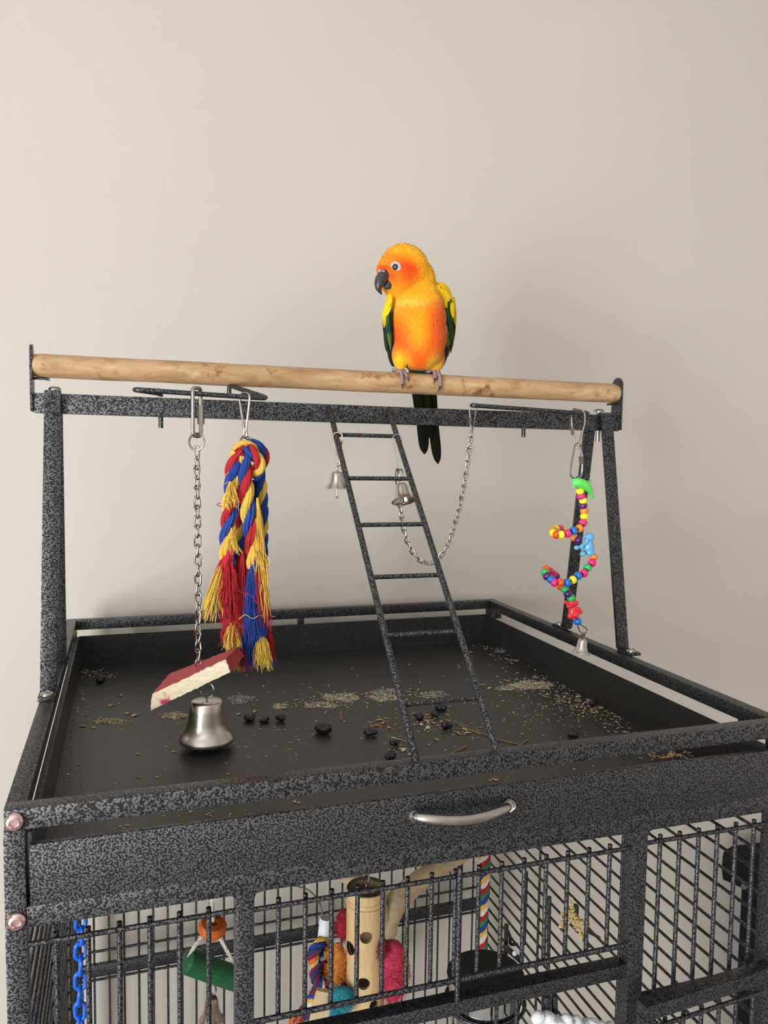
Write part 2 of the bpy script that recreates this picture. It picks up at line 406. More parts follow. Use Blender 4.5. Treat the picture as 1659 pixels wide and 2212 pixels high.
# ------------------------------------------------------------------ perch dowel
def wood_dowel(name):
    m, t, b = nt(name); v = coords(t, (1, 4, 4)); f = noise_tex(t, v, 16, 7, .65, .9)
    r = ramp(t, f, [(.30, (.30, .16, .07)), (.45, (.44, .26, .125)), (.60, (.53, .34, .18)), (.74, (.63, .44, .27))])
    v2 = coords(t); f2 = noise_tex(t, v2, 55, 4, .6); r2 = ramp(t, f2, [(.54, (1, 1, 1)), (.64, (.66, .48, .34)), (.72, (.30, .18, .10))])
    f3 = noise_tex(t, v2, 18, 3); r3 = ramp(t, f3, [(.46, (0, 0, 0)), (.58, (1, 1, 1))])
    mx = nd(t, 'ShaderNodeMix', data_type='RGBA', blend_type='MULTIPLY'); t.links.new(r3.outputs[0], mx.inputs[0])
    t.links.new(r.outputs[0], mx.inputs[6]); t.links.new(r2.outputs[0], mx.inputs[7]); t.links.new(mx.outputs[2], b.inputs['Base Color'])
    b.inputs['Roughness'].default_value = .55; bump(t, b, noise_tex(t, v, 60, 5, .6), .35, .0008); return m
M_DOWEL = wood_dowel('chewed_pine_wood')
perch = thing('wooden_perch', 'thick round natural wood perch dowel spanning the play stand', 'perch', (.41, .389, .395))
PA, PB, PR = V((-.0086, .389, .3970)), V((.8308, .389, .3923)), .0148
m = MB(); n = 110; ring = 28; d = PB-PA
for i in range(n+1):
    t = i/n; p = PA+d*t; e = 1.0
    if t < .012: e = .90+.1*math.sqrt(t/.012)
    if t > .985: e = .84+.16*math.sqrt((1-t)/.015)
    for j in range(ring):
        a = 2*math.pi*j/ring; q = V((0, math.cos(a), math.sin(a)))
        w = noise.noise((t*9, q.y*.8, q.z*.8))*.0007
        if abs(t-.628) < .07: w -= max(0, noise.noise((t*60, q.y*4, q.z*4)))*.0012
        m.addv(p+q*(PR*e+w))
for i in range(n):
    for j in range(ring): m.face((i*ring+j, i*ring+(j+1) % ring, (i+1)*ring+(j+1) % ring, (i+1)*ring+j))
m.face(range(ring)); m.face([n*ring+j for j in range(ring)])
m.build('dowel', M_DOWEL, perch, 50)

# ------------------------------------------------------------------ ladder
ladder = thing('ladder', 'narrow black wire ladder leaning from the crossbar to the tray rim', 'ladder', (.405, .004, .0012))
LT, LB = V((.3655, .371, .3505)), V((.3625, .004, -.002)); RT, RBt = V((.4515, .371, .3500)), V((.4485, .004, -.002))
for a, c in ((LT, LB), (RT, RBt)):
    dd = (c-a); MB().tube(fillet([a+V((0, .012, .004)), a, c], .006, 5), .0037, 10).build('side_rail', M_HAM, ladder, 60)
def onrail(a, c, v):
    lo, hi = 0., 1.
    for _ in range(40):
        mid = (lo+hi)/2; q = a+(c-a)*mid - CAM; vv = 1106-FPX*q.dot(CU)/q.dot(CF)
        if vv < v: lo = mid
        else: hi = mid
    return (lo+hi)/2
RUNG = [onrail(LT, LB, v) for v in (939, 1033, 1134, 1247, 1373, 1522)]
for t in RUNG: MB().tube([LT+(LB-LT)*t-V((.001, 0, 0)), RT+(RBt-RT)*t+V((.0025, 0, 0))], .0027, 8).build('rung', M_HAM, ladder, 60)
# ------------------------------------------------------------------ toy helpers
def remeshed(mb, voxel, name, mat, parent=None, smooth=6, keep=False):
    me = mb.mesh('tmp', mat, True, fix=False); o = bpy.data.objects.new('tmp', me); COL.objects.link(o)
    md = o.modifiers.new('r', 'REMESH'); md.mode = 'VOXEL'; md.voxel_size = voxel; md.use_smooth_shade = True
    if smooth: sm = o.modifiers.new('s', 'SMOOTH'); sm.factor = .5; sm.iterations = smooth
    dg = bpy.context.evaluated_depsgraph_get(); me2 = bpy.data.meshes.new_from_object(o.evaluated_get(dg))
    bpy.data.objects.remove(o); bpy.data.meshes.remove(me); me2.name = name
    if not me2.materials: me2.materials.append(mat)
    if keep: return me2
    org = ORI[parent.name] if parent is not None else V((0, 0, 0))
    for v in me2.vertices: v.co -= org
    me2.polygons.foreach_set('use_smooth', [True]*len(me2.polygons)); return link(name, me2, parent)
def link_mesh(L, w, r, twist=0., n=7, seg=8):
    pts = []; a = (L-w)/2
    for k in range(seg+1): t = math.pi*k/seg; pts.append(V((math.cos(t)*(w/2-r), 0, a+math.sin(t)*(w/2-r))))
    for k in range(seg+1): t = math.pi+math.pi*k/seg; pts.append(V((math.cos(t)*(w/2-r), 0, -a+math.sin(t)*(w/2-r))))
    if twist:
        out = []
        for p in pts:
            q = twist*p.z/L; out.append(V((p.x*math.cos(q), p.x*math.sin(q), p.z)))
        pts = out
    return MB().tube(pts, r, n, closed=True)
def chain(path, pitch, me, parent, name='link', a0=0., da=math.pi/2, dd=0.):
    P = [V(p) for p in path]; L = [0.]
    for i in range(1, len(P)): L.append(L[-1]+(P[i]-P[i-1]).length)
    k = 0; s = pitch*.5
    while s < L[-1]:
        i = max(j for j in range(len(L)) if L[j] <= s); i = min(i, len(P)-2)
        t = (s-L[i])/(L[i+1]-L[i]); p = P[i].lerp(P[i+1], t); z = (P[i+1]-P[i]).normalized()
        x = (CR-z*CR.dot(z)).normalized(); y = z.cross(x); a = a0+da*k+dd*k
        x2 = x*math.cos(a)+y*math.sin(a); y2 = z.cross(x2)
        link(name, me, parent, basis(x2, y2, z, p)); s += pitch; k += 1
def torus(c, R, r, axis, n=24, m=8):
    axis = V(axis).normalized(); x = axis.orthogonal().normalized(); y = axis.cross(x); c = V(c)
    return MB().tube([c+x*(math.cos(2*math.pi*k/n)*R)+y*(math.sin(2*math.pi*k/n)*R) for k in range(n)], r, m, closed=True)
def bell(parent, top, R, H, mat=None, axis=(0, 0, -1), shape='tall', clap=True, clen=1.1):
    ax = V(axis).normalized(); x = ax.orthogonal().normalized(); M = basis(x, ax.cross(x), ax, V(top))
    if shape == 'tall': o = [(0, 0), (.50, 0), (.535, .015), (.565, .06), (.62, .25), (.69, .5), (.76, .68), (.86, .80), (.97, .885), (1.0, .94), (.985, .985), (.95, 1.0)]; i = [(.90, .96), (.74, .78), (.62, .5), (.52, .12), (0, .09)]
    else: o = [(0, 0), (.22, .005), (.40, .05), (.50, .16), (.55, .34), (.60, .55), (.70, .74), (.86, .90), (.99, .975), (1.0, 1.0), (.96, 1.01)]; i = [(.82, .93), (.64, .76), (.54, .5), (.44, .2), (0, .1)]
    sh = MB().lathe([(r*R, z*H) for r, z in o+i], 36, M).build('bell', mat or M_BELL, parent, 50)
    if clap:
        MB().tube([M @ V((0, 0, H*.15)), M @ V((0, 0, H*clen))], R*.055, 8).ball(M @ V((0, 0, H*clen)), R*.11, 10, 6).build('clapper', M_STEEL, sh)
    return sh
def dull(name, c, rough=.85): return simple(name, c, tuple(x*.72 for x in c), rough, 0, 900, 2, bstr=.3, bdist=.0004)
YARN = {'b': dull('blue_cotton_yarn', (.012, .055, .30)), 'r': dull('red_cotton_yarn', (.46, .012, .020)), 'y': dull('yellow_cotton_yarn', (.80, .50, .075)),
        'w': dull('white_cotton_yarn', (.75, .72, .66)), 'g': dull('green_cotton_yarn', (.03, .22, .09)), 'p': dull('plum_cotton_yarn', (.20, .02, .06)), 'n': dull('navy_cotton_yarn', (.03, .05, .14)), 'o': dull('orange_cotton_yarn', (.75, .16, .02))}
CN = {'b': 'blue', 'r': 'red', 'y': 'yellow', 'w': 'white', 'g': 'green', 'p': 'plum', 'n': 'navy', 'o': 'orange'}
def rope(parent, pts, R, pitch, cols, phase=0., yarns=7, step=.0022, taper=None):
    P = spline(pts, 10); L = 0; out = [P[0]]; acc = 0
    for i in range(1, len(P)):
        acc += (P[i]-P[i-1]).length
        if acc >= step: out.append(P[i]); acc = 0
    P = out; fr = frames(P); k = len(cols); rp = R*(.56 if k <= 3 else .42); off = R*(.50 if k <= 3 else .60)
    for c, col in enumerate(cols):
        cen = []; s = 0
        for i, (p, (T, N, B)) in enumerate(zip(P, fr)):
            if i: s += (P[i]-P[i-1]).length
            a = phase+2*math.pi*(c/k + s/pitch); cen.append(p+N*math.cos(a)*off+B*math.sin(a)*off)
        fc = frames(cen); m = MB()
        for y in range(yarns):
            pp = []; s = 0; jit = random.uniform(-.4, .4)
            for i, (p, (T, N, B)) in enumerate(zip(cen, fc)):
                if i: s += (cen[i]-cen[i-1]).length
                a = 2*math.pi*(y+jit)/yarns - 2*math.pi*s/(pitch*2.4); rr = rp*.66*(1+.10*noise.noise((s*120, y, c)))
                pp.append(p+N*math.cos(a)*rr+B*math.sin(a)*rr)
            m.tube(pp, rp*.40, 5)
        m.tube(cen, rp*.62, 6)
        m.build('strand', YARN[col], parent)
def fringe(parent, c, rad, down, spread, length, n, col, name='frayed_end', thick=.00042, curl=.003):
    m = MB(); c = V(c); d = V(down).normalized(); x = d.orthogonal().normalized(); y = d.cross(x)
    for _ in range(n):
        a = random.uniform(0, 2*math.pi); r = math.sqrt(random.random()); o = x*math.cos(a)*r+y*math.sin(a)*r
        ln = length*random.uniform(.72, 1.06); ph = random.uniform(0, 9); p0 = c+o*rad; pts = []
        for k in range(9):
            t = k/8; w = V((noise.noise((ph, t*2.2, 0)), noise.noise((ph, t*2.2, 5)), 0))*curl*t*2
            pts.append(c+o*(rad*min(1, .25+t*2.6))+d*(ln*t)+o*(spread*t**1.3)+w)
        m.tube(pts, [thick]*8+[thick*.5], 4, caps=False)
    return stuff(m.build(name, YARN[col], parent, fix=False))
def thread(pts, col, parent, r=.0005): return MB().tube(spline(pts, 7), r, 5).build('loose_thread', YARN[col], parent)

# ------------------------------------------------------------------ chain toy with wooden block and bell
yt = YH
toy = thing('chain_toy', 'hanging bird toy with steel chain, chewed red wooden block and silver bell', 'bird toy', at(427, 1612, Y=yt))
g = mpp(at(425, 900, Y=yt))
def px(u, v, dy=0., y0=None): return at(u, v, Y=(yt if y0 is None else y0)+dy)
ql = MB().tube(fillet([px(416, 838, -.0075), px(433, 838, .0075), px(434, 942, .0055), px(417, 942, -.0055)], .0055, 6, True), .0026, 10, closed=True).build('quick_link', M_STEEL, toy)
MB().tube([px(433.5, 876, .0069), px(434, 917, .0061)], .0044, 6).build('nut', M_STEEL, ql, 30)
torus(px(425, 954, 0), 18*g, .0013, CF + CR*.25).build('split_ring', M_STEEL2, toy)
CLM = link_mesh(33*g, 17.5*g, 2.3*g, .9).mesh('chain_link', M_STEEL)
chain([px(425, 968), px(426, 1100), px(428, 1300), px(428, 1441)], 21.3*g, CLM, toy, 'link', .35, math.pi*.5, .10)
# block: rough sawn slab
fr8 = [px(328, 1500, -.004), px(487, 1424, -.048), px(498, 1452, -.048), px(324, 1535, -.004), px(366, 1455, .034), px(514, 1397, -.015), px(528, 1417, -.015), px(372, 1492, .034)]
def blockgrid(m, a, b_, c, d, nu, nv, mi, jag=.0009):
    m.mi = mi; base = len(m.v)
    for i in range(nv+1):
        for j in range(nu+1):
            t, s = j/nu, i/nv; p = a.lerp(b_, t).lerp(d.lerp(c, t), s)
            q = V((round(p.x*1e5), round(p.y*1e5), round(p.z*1e5)))*1e-5
            p = p+V((noise.noise(q*260), noise.noise(q*260+V((9, 0, 0))), noise.noise(q*260+V((0, 9, 0)))))*jag
            m.addv(p)
    for i in range(nv):
        for j in range(nu): k = base+i*(nu+1)+j; m.face((k, k+1, k+nu+2, k+nu+1))
M_RED = simple('faded_red_paint', (.42, .045, .055), (.30, .030, .040), .7, 0, 160, 4, bstr=.4, bdist=.0006, stretch=(1, 5, 1))
def raw_wood(name):
    m, t, b = nt(name); v = coords(t, (1, 1, 3)); f = noise_tex(t, v, 120, 5, .65, .8)
    r = ramp(t, f, [(.30, (.55, .36, .17)), (.40, (.80, .66, .44)), (.65, (.88, .78, .58))])
    v2 = coords(t); d = nd(t, 'ShaderNodeVectorMath', operation='DISTANCE'); t.links.new(v2, d.inputs[0]); d.inputs[1].default_value = tuple(px(358, 1517, -.012)-ORI[toy.name])
    ad = nd(t, 'ShaderNodeMath', operation='MULTIPLY_ADD'); t.links.new(noise_tex(t, v2, 110, 3), ad.inputs[0]); ad.inputs[1].default_value = .024; t.links.new(d.outputs['Value'], ad.inputs[2])
    st = ramp(t, ad.outputs[0], [(.0185, (1, 1, 1)), (.0205, (0, 0, 0))]); mx = nd(t, 'ShaderNodeMix', data_type='RGBA')
    t.links.new(st.outputs[0], mx.inputs[0]); t.links.new(r.outputs[0], mx.inputs[6]); mx.inputs[7].default_value = (.55, .035, .10, 1)
    t.links.new(mx.outputs[2], b.inputs['Base Color']); b.inputs['Roughness'].default_value = .8; bump(t, b, f, .7, .001); return m
m = MB(); A = fr8
blockgrid(m, A[0], A[1], A[2], A[3], 34, 8, 1, .0013)
for q in ((4, 5, 1, 0), (1, 5, 6, 2), (4, 0, 3, 7), (3, 2, 6, 7), (5, 4, 7, 6)): blockgrid(m, *[A[i] for i in q], 22, 8, 0)
m.build('wooden_block', [M_RED, raw_wood('raw_pine_wood')], toy, 40)
torus(px(447, 1490), 17*g, .0009, CF+CR*.3).build('split_ring', M_STEEL2, toy)
MB().tube([px(447, 1500), px(447, 1518)], .0011, 6).build('hanger', M_STEEL2, toy)
bell(toy, px(446.5, 1513), 62*g, 92*g, clap=True, clen=1.0)

# ------------------------------------------------------------------ rope tassel toy
tas = thing('rope_tassel_toy', 'red, blue and yellow knotted cotton rope tassel toy with frayed ends', 'bird toy', at(535, 1445, Y=yt))
def clip(parent, top, bot, w, mat=M_STEEL, r=.0012, d=0.):
    """trigger snap: rounded shoulder narrowing to a small eye"""
    T, B = V(top), V(bot); ax = (B-T); s = CR*(w/2)+CF*d
    P = [T+ax*.93-s*.30, T+ax*.80-s*.18, T+ax*.70-s*.32, T+ax*.12-s*1.0, T-ax*.0-s*.75, T-ax*.04, T+s*.75, T+ax*.12+s*1.0, T+ax*.70+s*.32, T+ax*.80+s*.18, T+ax*.93+s*.30, T+ax*1.0]
    return MB().tube(spline(P, 4, True), r, 8, closed=True).build('snap_clip', mat, parent)
clip(tas, px(528, 853), px(530, 946), 24*g*1.05, r=.0017, d=-.0062)
torus(px(530, 957), 15*g, .0012, CF+CR*.5).build('split_ring', M_BRASS, tas)
Rr = 16.5*g; PT = 112*g
rope(tas, [px(548, 1020, .010), px(566, 1002, .004), px(566, 975, 0), px(545, 962, -.004), px(522, 966, -.008), px(512, 985, -.014)], 14*g, PT*.8, 'ryb', .5)
rope(tas, [px(532, 968, -.012), px(552, 985, -.018), px(562, 1012, -.016), px(545, 1032, -.010)], 13*g, PT*.8, 'byr', 1.2)
rope(tas, [px(516, 978, -.012), px(504, 1010, -.016), px(500, 1060, -.018), px(495, 1110, -.018), px(491, 1165, -.017), px(492, 1225, -.016)], Rr, PT, 'bry', 2.6)
rope(tas, [px(527, 985, -.014), px(530, 1040, -.020), px(536, 1100, -.021), px(543, 1160, -.020), px(551, 1225, -.018)], Rr*1.02, PT, 'byr', .3)
rope(tas, [px(556, 1005, .0), px(565, 1060, .004), px(567, 1120, .006), px(566, 1200, .006), px(565, 1290, .004), px(566, 1390, .002)], Rr*.80, PT*.8, 'byb', 1.0)
rope(tas, [px(530, 1010, .012), px(523, 1110, .012), px(515, 1200, .008), px(507, 1290, .006), px(503, 1350, .005)], Rr*.95, PT, 'rby', 2.0)
rope(tas, [px(545, 1040, .016), px(542, 1160, .016), px(540, 1280, .014), px(539, 1370, .012)], Rr, PT, 'brb', .7)
dn = V((0, 0, -1))
fringe(tas, px(480, 1218, -.017), .007, dn-CR*.20, .010, 125*g, 90, 'y'); fringe(tas, px(478, 1228, -.012), .006, dn-CR*.16, .008, 112*g, 45, 'b')
fringe(tas, px(494, 1200, -.019), .0075, dn+CR*.02, .006, 150*g, 120, 'r'); fringe(tas, px(484, 1200, -.018), .005, dn-CR*.17, .006, 90*g, 40, 'r')
fringe(tas, px(546, 1215, -.020), .008, dn+CR*.0, .006, 170*g, 150, 'b'); fringe(tas, px(556, 1190, -.022), .006, dn+CR*.10, .004, 170*g, 70, 'r')
fringe(tas, px(525, 1190, -.012), .006, dn, .006, 190*g, 70, 'r')
fringe(tas, px(556, 1075, -.024), .0040, dn+CR*.075, .003, 260*g, 46, 'y'); fringe(tas, px(553, 1120, -.024), .0045, dn+CR*.06, .003, 120*g, 30, 'y')
fringe(tas, px(502, 1345, -.002), .007, dn, .006, 62*g, 90, 'y'); fringe(tas, px(499, 1335, .005), .008, dn, .006, 60*g, 60, 'r')
fringe(tas, px(540, 1360, .006), .010, dn, .005, 85*g, 120, 'b'); fringe(tas, px(528, 1400, .006), .008, dn, .006, 48*g, 50, 'r')
fringe(tas, px(567, 1375, -.006), .0075, dn, .006, 74*g, 130, 'y'); fringe(tas, px(582, 1360, .004), .006, dn, .004, 80*g, 50, 'r'); fringe(tas, px(585, 1400, .010), .005, dn, .005, 40*g, 40, 'b')
fringe(tas, px(516, 1425, .008), .005, dn, .004, 26*g, 30, 'y')
fringe(tas, px(497, 1040, -.030), .004, dn+CR*.12, .006, 62*g, 34, 'y'); fringe(tas, px(500, 1140, -.030), .003, dn+CR*.10, .005, 60*g, 26, 'y')
for pts, c in (([(486, 1165, -.034), (478, 1178, -.036), (484, 1190, -.036), (492, 1178, -.036), (486, 1166, -.034)], 'y'), ([(575, 1330, -.02), (560, 1330, -.03), (545, 1336, -.034), (530, 1328, -.035), (516, 1338, -.035)], 'y'), ([(508, 1230, -.03), (515, 1275, -.034), (540, 1285, -.036), (560, 1310, -.034)], 'r'), ([(558, 1180, -.03), (575, 1200, -.03), (583, 1212, -.03), (578, 1222, -.03), (572, 1205, -.03)], 'y'), ([(480, 1095, -.03), (468, 1090, -.03), (478, 1086, -.03)], 'r'), ([(493, 1020, -.03), (482, 1034, -.034), (484, 1046, -.034), (492, 1040, -.03)], 'y'), ([(573, 1310, -.02), (586, 1330, -.02), (594, 1332, -.02)], 'y'), ([(505, 1170, -.03), (502, 1250, -.033), (506, 1330, -.03)], 'r')):
    thread([px(*p) for p in pts], c, tas)

# ------------------------------------------------------------------ small bells clipped to the ladder's top rung
def rungpt(u, v): return at(u, v, Y=(LT+(LB-LT)*RUNG[0]).y-.004)
P0 = rungpt(730, 940)
b1 = thing('clip_bell', 'small silver bell on a bronze clip hanging alone from the top ladder rung', 'bell', rungpt(728, 1075))
yl = P0.y; g2 = mpp(P0)
clip(b1, at(729, 937, Y=yl), at(731, 1006, Y=yl), 20*g2, M_BRASS, .0013)
torus(at(729, 1012, Y=yl), 6*g2, .0010, CR).build('crown_loop', M_BELL, b1)
bell(b1, at(728, 1018, Y=yl), 26*g2, 37*g2, shape='dome', clen=1.52)
b2 = thing('chain_bell', 'small silver bell and slack steel chain clipped between ladder and wire hook', 'bell', at(868, 1100, Y=yl))
clip(b2, at(858, 941, Y=yl), at(861, 1014, Y=yl), 19*g2, M_STEEL2, .0008)
for k in range(3): torus(at(857+4*k, 1026, Y=yl), 13*g2, .0009, CR*.9+CF*(.3*k-.2)).build('split_ring', M_STEEL, b2)
bell(b2, at(866, 1045, Y=yl-.004), 27*g2, 42*g2, shape='dome', axis=(0.02, -.42, -.90), clen=1.12)
cl = clip(b2, at(1022, 874, Y=YH), at(1018, 946, Y=YH), 17*g2, M_STEEL2, .0010, .0052)
MB().tube([at(1015, 902, Y=YH-.0040), at(1015, 917, Y=YH-.0032)], .0021, 6).build('nut', M_STEEL2, cl, 30)
cat = [at(u, v, Y=YH+(yl-YH)*k) for u, v, k in ((1017, 940, 0), (1012, 985, .08), (1004, 1040, .16), (993, 1095, .28), (979, 1145, .4), (962, 1185, .5), (945, 1208, .58), (925, 1216, .66), (905, 1208, .74), (888, 1186, .82), (874, 1150, .9), (866, 1105, .96), (860, 1055, 1), (858, 1032, 1))]
CL2 = link_mesh(22.5*g2, 12.5*g2, 1.8*g2, 1.1).mesh('small_chain_link', M_STEEL)
chain(spline(cat, 8), 14.2*g2, CL2, b2, 'link', .5, math.pi*.5, .05)

# ------------------------------------------------------------------ bead toy
def plastic(name, c, r=.22): return simple(name, c, tuple(x*.9 for x in c), r, 0, 80, coat=.3)
BC = {'Y': plastic('yellow_bead_plastic', (.86, .78, .02)), 'K': plastic('pink_bead_plastic', (.83, .02, .20)), 'U': plastic('purple_bead_plastic', (.075, .012, .14)),
      'O': plastic('orange_bead_plastic', (.90, .25, .02)), 'B': plastic('blue_bead_plastic', (.012, .17, .62)), 'R': plastic('tangerine_bead_plastic', (.86, .085, .012)), 'G': plastic('green_bead_plastic', (.03, .50, .12))}
yb_ = YH+.004
bt = thing('bead_toy', 'spiral string of bright pony beads and animal charms ending in a tiny bell', 'bird toy', at(1255, 1412, Y=yb_))
def cp(x, y, dy=0.): return at(1080+x/3.35, 780+y/3.35, Y=yb_+dy)
g3 = mpp(cp(600, 1000))
c1 = MB().tube(fillet([cp(528, 352, .0065), cp(608, 352, -.0065), cp(618, 430, -.0055), cp(565, 628, -.001), cp(545, 628, .001), cp(515, 420, .0055)], .007, 5, True), .0014, 8, closed=True).build('carabiner', M_STEEL2, bt)
MB().tube([cp(522, 478, .0043), cp(528, 535, .0029)], .0027, 6).build('nut', M_STEEL2, c1, 30)
c2 = MB().tube(fillet([cp(545, 598, 0), cp(580, 598, .001), cp(600, 700, .002), cp(592, 830, .002), cp(560, 858, 0), cp(510, 835, -.002), cp(512, 780, -.002)], .006, 5, True), .0014, 8, closed=True).build('carabiner', M_STEEL2, bt)
MB().tube([cp(582, 690, .002), cp(587, 748, .002)], .0027, 6).build('nut', M_STEEL2, c2, 30)
torus(cp(558, 858), 5.5*g3, .0012, CR*.8+CF*.4).build('end_loop', M_STEEL, bt)
BEADS = [(580, 940, 'Y', 0), (588, 978, 'K', 0), (603, 1010, 'Y', 0), (602, 1047, 'U', 0), (610, 1085, 'O', 0), (611, 1126, 'Y', -.002), (602, 1170, 'K', -.004), (574, 1210, 'O', -.008), (531, 1228, 'B', -.012), (487, 1248, 'K', -.016), (444, 1257, 'Y', -.016), (410, 1256, 'R', -.012), (386, 1243, 'Y', -.005), (385, 1228, 'O', .003), (405, 1217, 'Y', .010), (435, 1216, 'K', .015), (462, 1224, 'Y', .018), (497, 1248, 'R', .016), (534, 1274, 'O', .010), (566, 1296, 'U', .004)]
BEADS2 = [(677, 1417, 'O', 0), (666, 1460, 'K', -.003), (634, 1496, 'G', -.006), (608, 1535, 'K', -.010), (565, 1555, 'B', -.014), (528, 1583, 'Y', -.017), (486, 1604, 'B', -.019), (438, 1602, 'R', -.018), (393, 1603, 'K', -.016), (370, 1580, 'B', -.012), (341, 1557, 'U', -.006), (327, 1531, 'G', 0), (335, 1508, 'R', .006), (362, 1522, 'K', .013), (388, 1545, 'K', .017), (405, 1560, 'U', .018), (440, 1630, 'R', .010), (470, 1652, 'G', .004), (490, 1684, 'U', 0), (515, 1716, 'G', 0)]
bprof = [(.30, -.5), (.62, -.5), (.86, -.36), (1, 0), (.86, .36), (.62, .5), (.30, .5)]
br = 9.4*g3; bh = 13.0*g3
BME = {k: MB().lathe([(r*br, z*bh) for r, z in bprof], 16, closed=True).mesh('pony_bead', m_) for k, m_ in BC.items()}
for seq in (BEADS, BEADS2, [(561, 1885, 'B', 0)]):
    P = [cp(x, y, d) for x, y, c, d in seq]
    for i, (x, y, c, d) in enumerate(seq):
        z = (P[min(i+1, len(P)-1)]-P[max(i-1, 0)]); z = z.normalized() if z.length > 0 else V((0.1, 0, -1)).normalized()
        xx = z.orthogonal().normalized(); link('pony_bead', BME[c], bt, basis(xx, z.cross(xx), z, P[i]))
    if len(P) > 2: MB().tube(spline(P, 4), .0011, 6).build('wire', M_STEEL, bt)
def blob(parts, mat, name, vox=.0009):
    mb = MB()
    for c, r in parts: mb.ball(c, r, 14, 10)
    return remeshed(mb, vox, name, mat, bt, 4)
k3 = g3/3.35*1.0
def e3(*r): return V(r)*k3
GR, BL_, RD = plastic('lime_charm_plastic', (.12, .74, .12), .3), plastic('sky_charm_plastic', (.13, .44, .74), .3), plastic('red_charm_plastic', (.85, .025, .045), .3)
m = MB(); m.tube(spline([cp(520, 880, -.004), cp(560, 878, -.006), cp(610, 895, -.006), cp(645, 930, -.005), cp(660, 965, -.003), cp(668, 988, -.002)], 6), [k3*r for r in [10, 16, 22, 27, 31, 33, 35, 36, 36, 36, 36, 36, 35, 34, 33, 31, 29, 27, 25, 22, 20, 18, 16, 14, 13, 12, 11, 10, 9, 9, 8]], 12)
m.tube([cp(625, 885, -.006), cp(645, 872, -.004), cp(660, 858, -.002)], [k3*16, k3*11, k3*4], 8).tube([cp(560, 890, -.006), cp(535, 905, -.010), cp(525, 925, -.011)], [k3*13, k3*9, k3*4], 8)
m.tube([cp(665, 985, -.002), cp(688, 978, -.001)], [k3*10, k3*5], 8).tube([cp(664, 985, -.002), cp(668, 1000, -.001)], [k3*10, k3*5], 8)
o = remeshed(m, .0008, 'dolphin_charm', GR, bt, 3)
blob([(cp(640, 1345), e3(42, 40, 55)), (cp(645, 1275), e3(38, 34, 36)), (cp(615, 1268, -.002), e3(14, 12, 14)), (cp(672, 1270, -.002), e3(13, 12, 14)), (cp(630, 1300, -.005), e3(18, 16, 16)), (cp(590, 1345, -.004), e3(30, 16, 17)), (cp(555, 1350, -.006), e3(22, 15, 18)), (cp(600, 1395, -.005), e3(24, 18, 20)), (cp(655, 1385, -.003), e3(34, 26, 30)), (cp(615, 1320, -.006), e3(22, 15, 14)), (cp(600, 1330, -.007), e3(16, 12, 12))], BL_, 'bear_charm')
blob([(cp(530, 1810), e3(38, 34, 46)), (cp(520, 1755), e3(36, 32, 34)), (cp(475, 1745, -.002), e3(20, 14, 15)), (cp(552, 1752, -.003), e3(22, 16, 20)), (cp(500, 1775, -.005), e3(22, 18, 16)), (cp(580, 1815, -.004), e3(22, 15, 14)), (cp(565, 1795, -.004), e3(26, 16, 16)), (cp(545, 1840, -.003), e3(32, 26, 26)), (cp(512, 1845, -.002), e3(26, 22, 26))], RD, 'bear_charm')
MB().tube(spline([cp(562, 1905), cp(575, 1950), cp(600, 1972), cp(625, 1962), cp(630, 1940), cp(600, 1915), cp(572, 1900)], 5), .0009, 8).build('end_loop', M_STEEL2, bt)
MB().tube(spline([cp(592, 2015, -.001), cp(596, 1982, -.002), cp(606, 1968, -.003), cp(612, 1982, .002), cp(604, 2012, .002)], 4), .0013, 6).build('bell_hanger', M_BRASS, bt)
bell(bt, cp(599, 2006), 66*k3, 112*k3, axis=(-.14, -.05, -.98), shape='dome', clap=False)
# ------------------------------------------------------------------ sun parakeet
from mathutils.bvhtree import BVHTree
YB = .389
bird = thing('parrot', 'yellow and orange parrot with green wings perched on the wooden dowel, head turned sideways', 'bird', at(905, 803, Y=YB))
PC = at(900, 700, Y=YB); DV = (PC-CAM).normalized(); GB = mpp(PC)
BX = CR.copy(); BZ = (CU - DV*CU.dot(DV)).normalized(); BX = (BX-DV*BX.dot(DV)).normalized()
def B(u, v, d=0.): return at(u, v, Y=YB)+DV*(d*GB)
def ell(m, u, v, d, ru, rv, rd, tilt=0.):
    Mx = basis(BX, DV, BZ, V((0, 0, 0))) @ Matrix.Rotation(math.radians(tilt), 4, 'Y')
    m.ball(B(u, v, d), (ru*GB, rd*GB, rv*GB), 22, 16, Mx)
m = MB()
for e in ((872, 588, 2, 56, 59, 50, 0), (862, 604, -6, 44, 38, 42, 0), (846, 583, -6, 33, 32, 30, 0), (893, 605, 8, 48, 44, 45, -25), (893, 628, 4, 50, 40, 46, 0), (896, 648, 0, 60, 40, 48, 0), (900, 660, -2, 60, 52, 50, 0), (918, 634, 12, 38, 30, 34, 0), (903, 690, -6, 61, 62, 54, 0),
          (906, 728, -8, 59, 60, 52, 0), (906, 755, -8, 52, 42, 47, 0), (905, 778, -4, 38, 22, 34, 0), (912, 690, 28, 54, 86, 40, 0), (910, 770, 30, 36, 50, 30, 0), (906, 808, 44, 20, 34, 12, 0),
          (865, 764, -14, 18, 31, 20, 6), (943, 768, -12, 18, 32, 20, -6), (866, 784, -16, 12, 15, 13, 0), (940, 788, -14, 13, 15, 13, 0)): ell(m, *e)
M_PLUM = colattr('parrot_plumage', .75, .25, 700, spec=.2, sheen=.15, var=.10)
bme = remeshed(m, .0015, 'body', M_PLUM, None, 60, keep=True)
def gs(x, y, cx, cy, sx, sy): return math.exp(-((x-cx)/sx)**2-((y-cy)/sy)**2)
def mixc(a, b_, t): t = max(0., min(1., t)); return tuple(x+(y-x)*t for x, y in zip(a, b_))
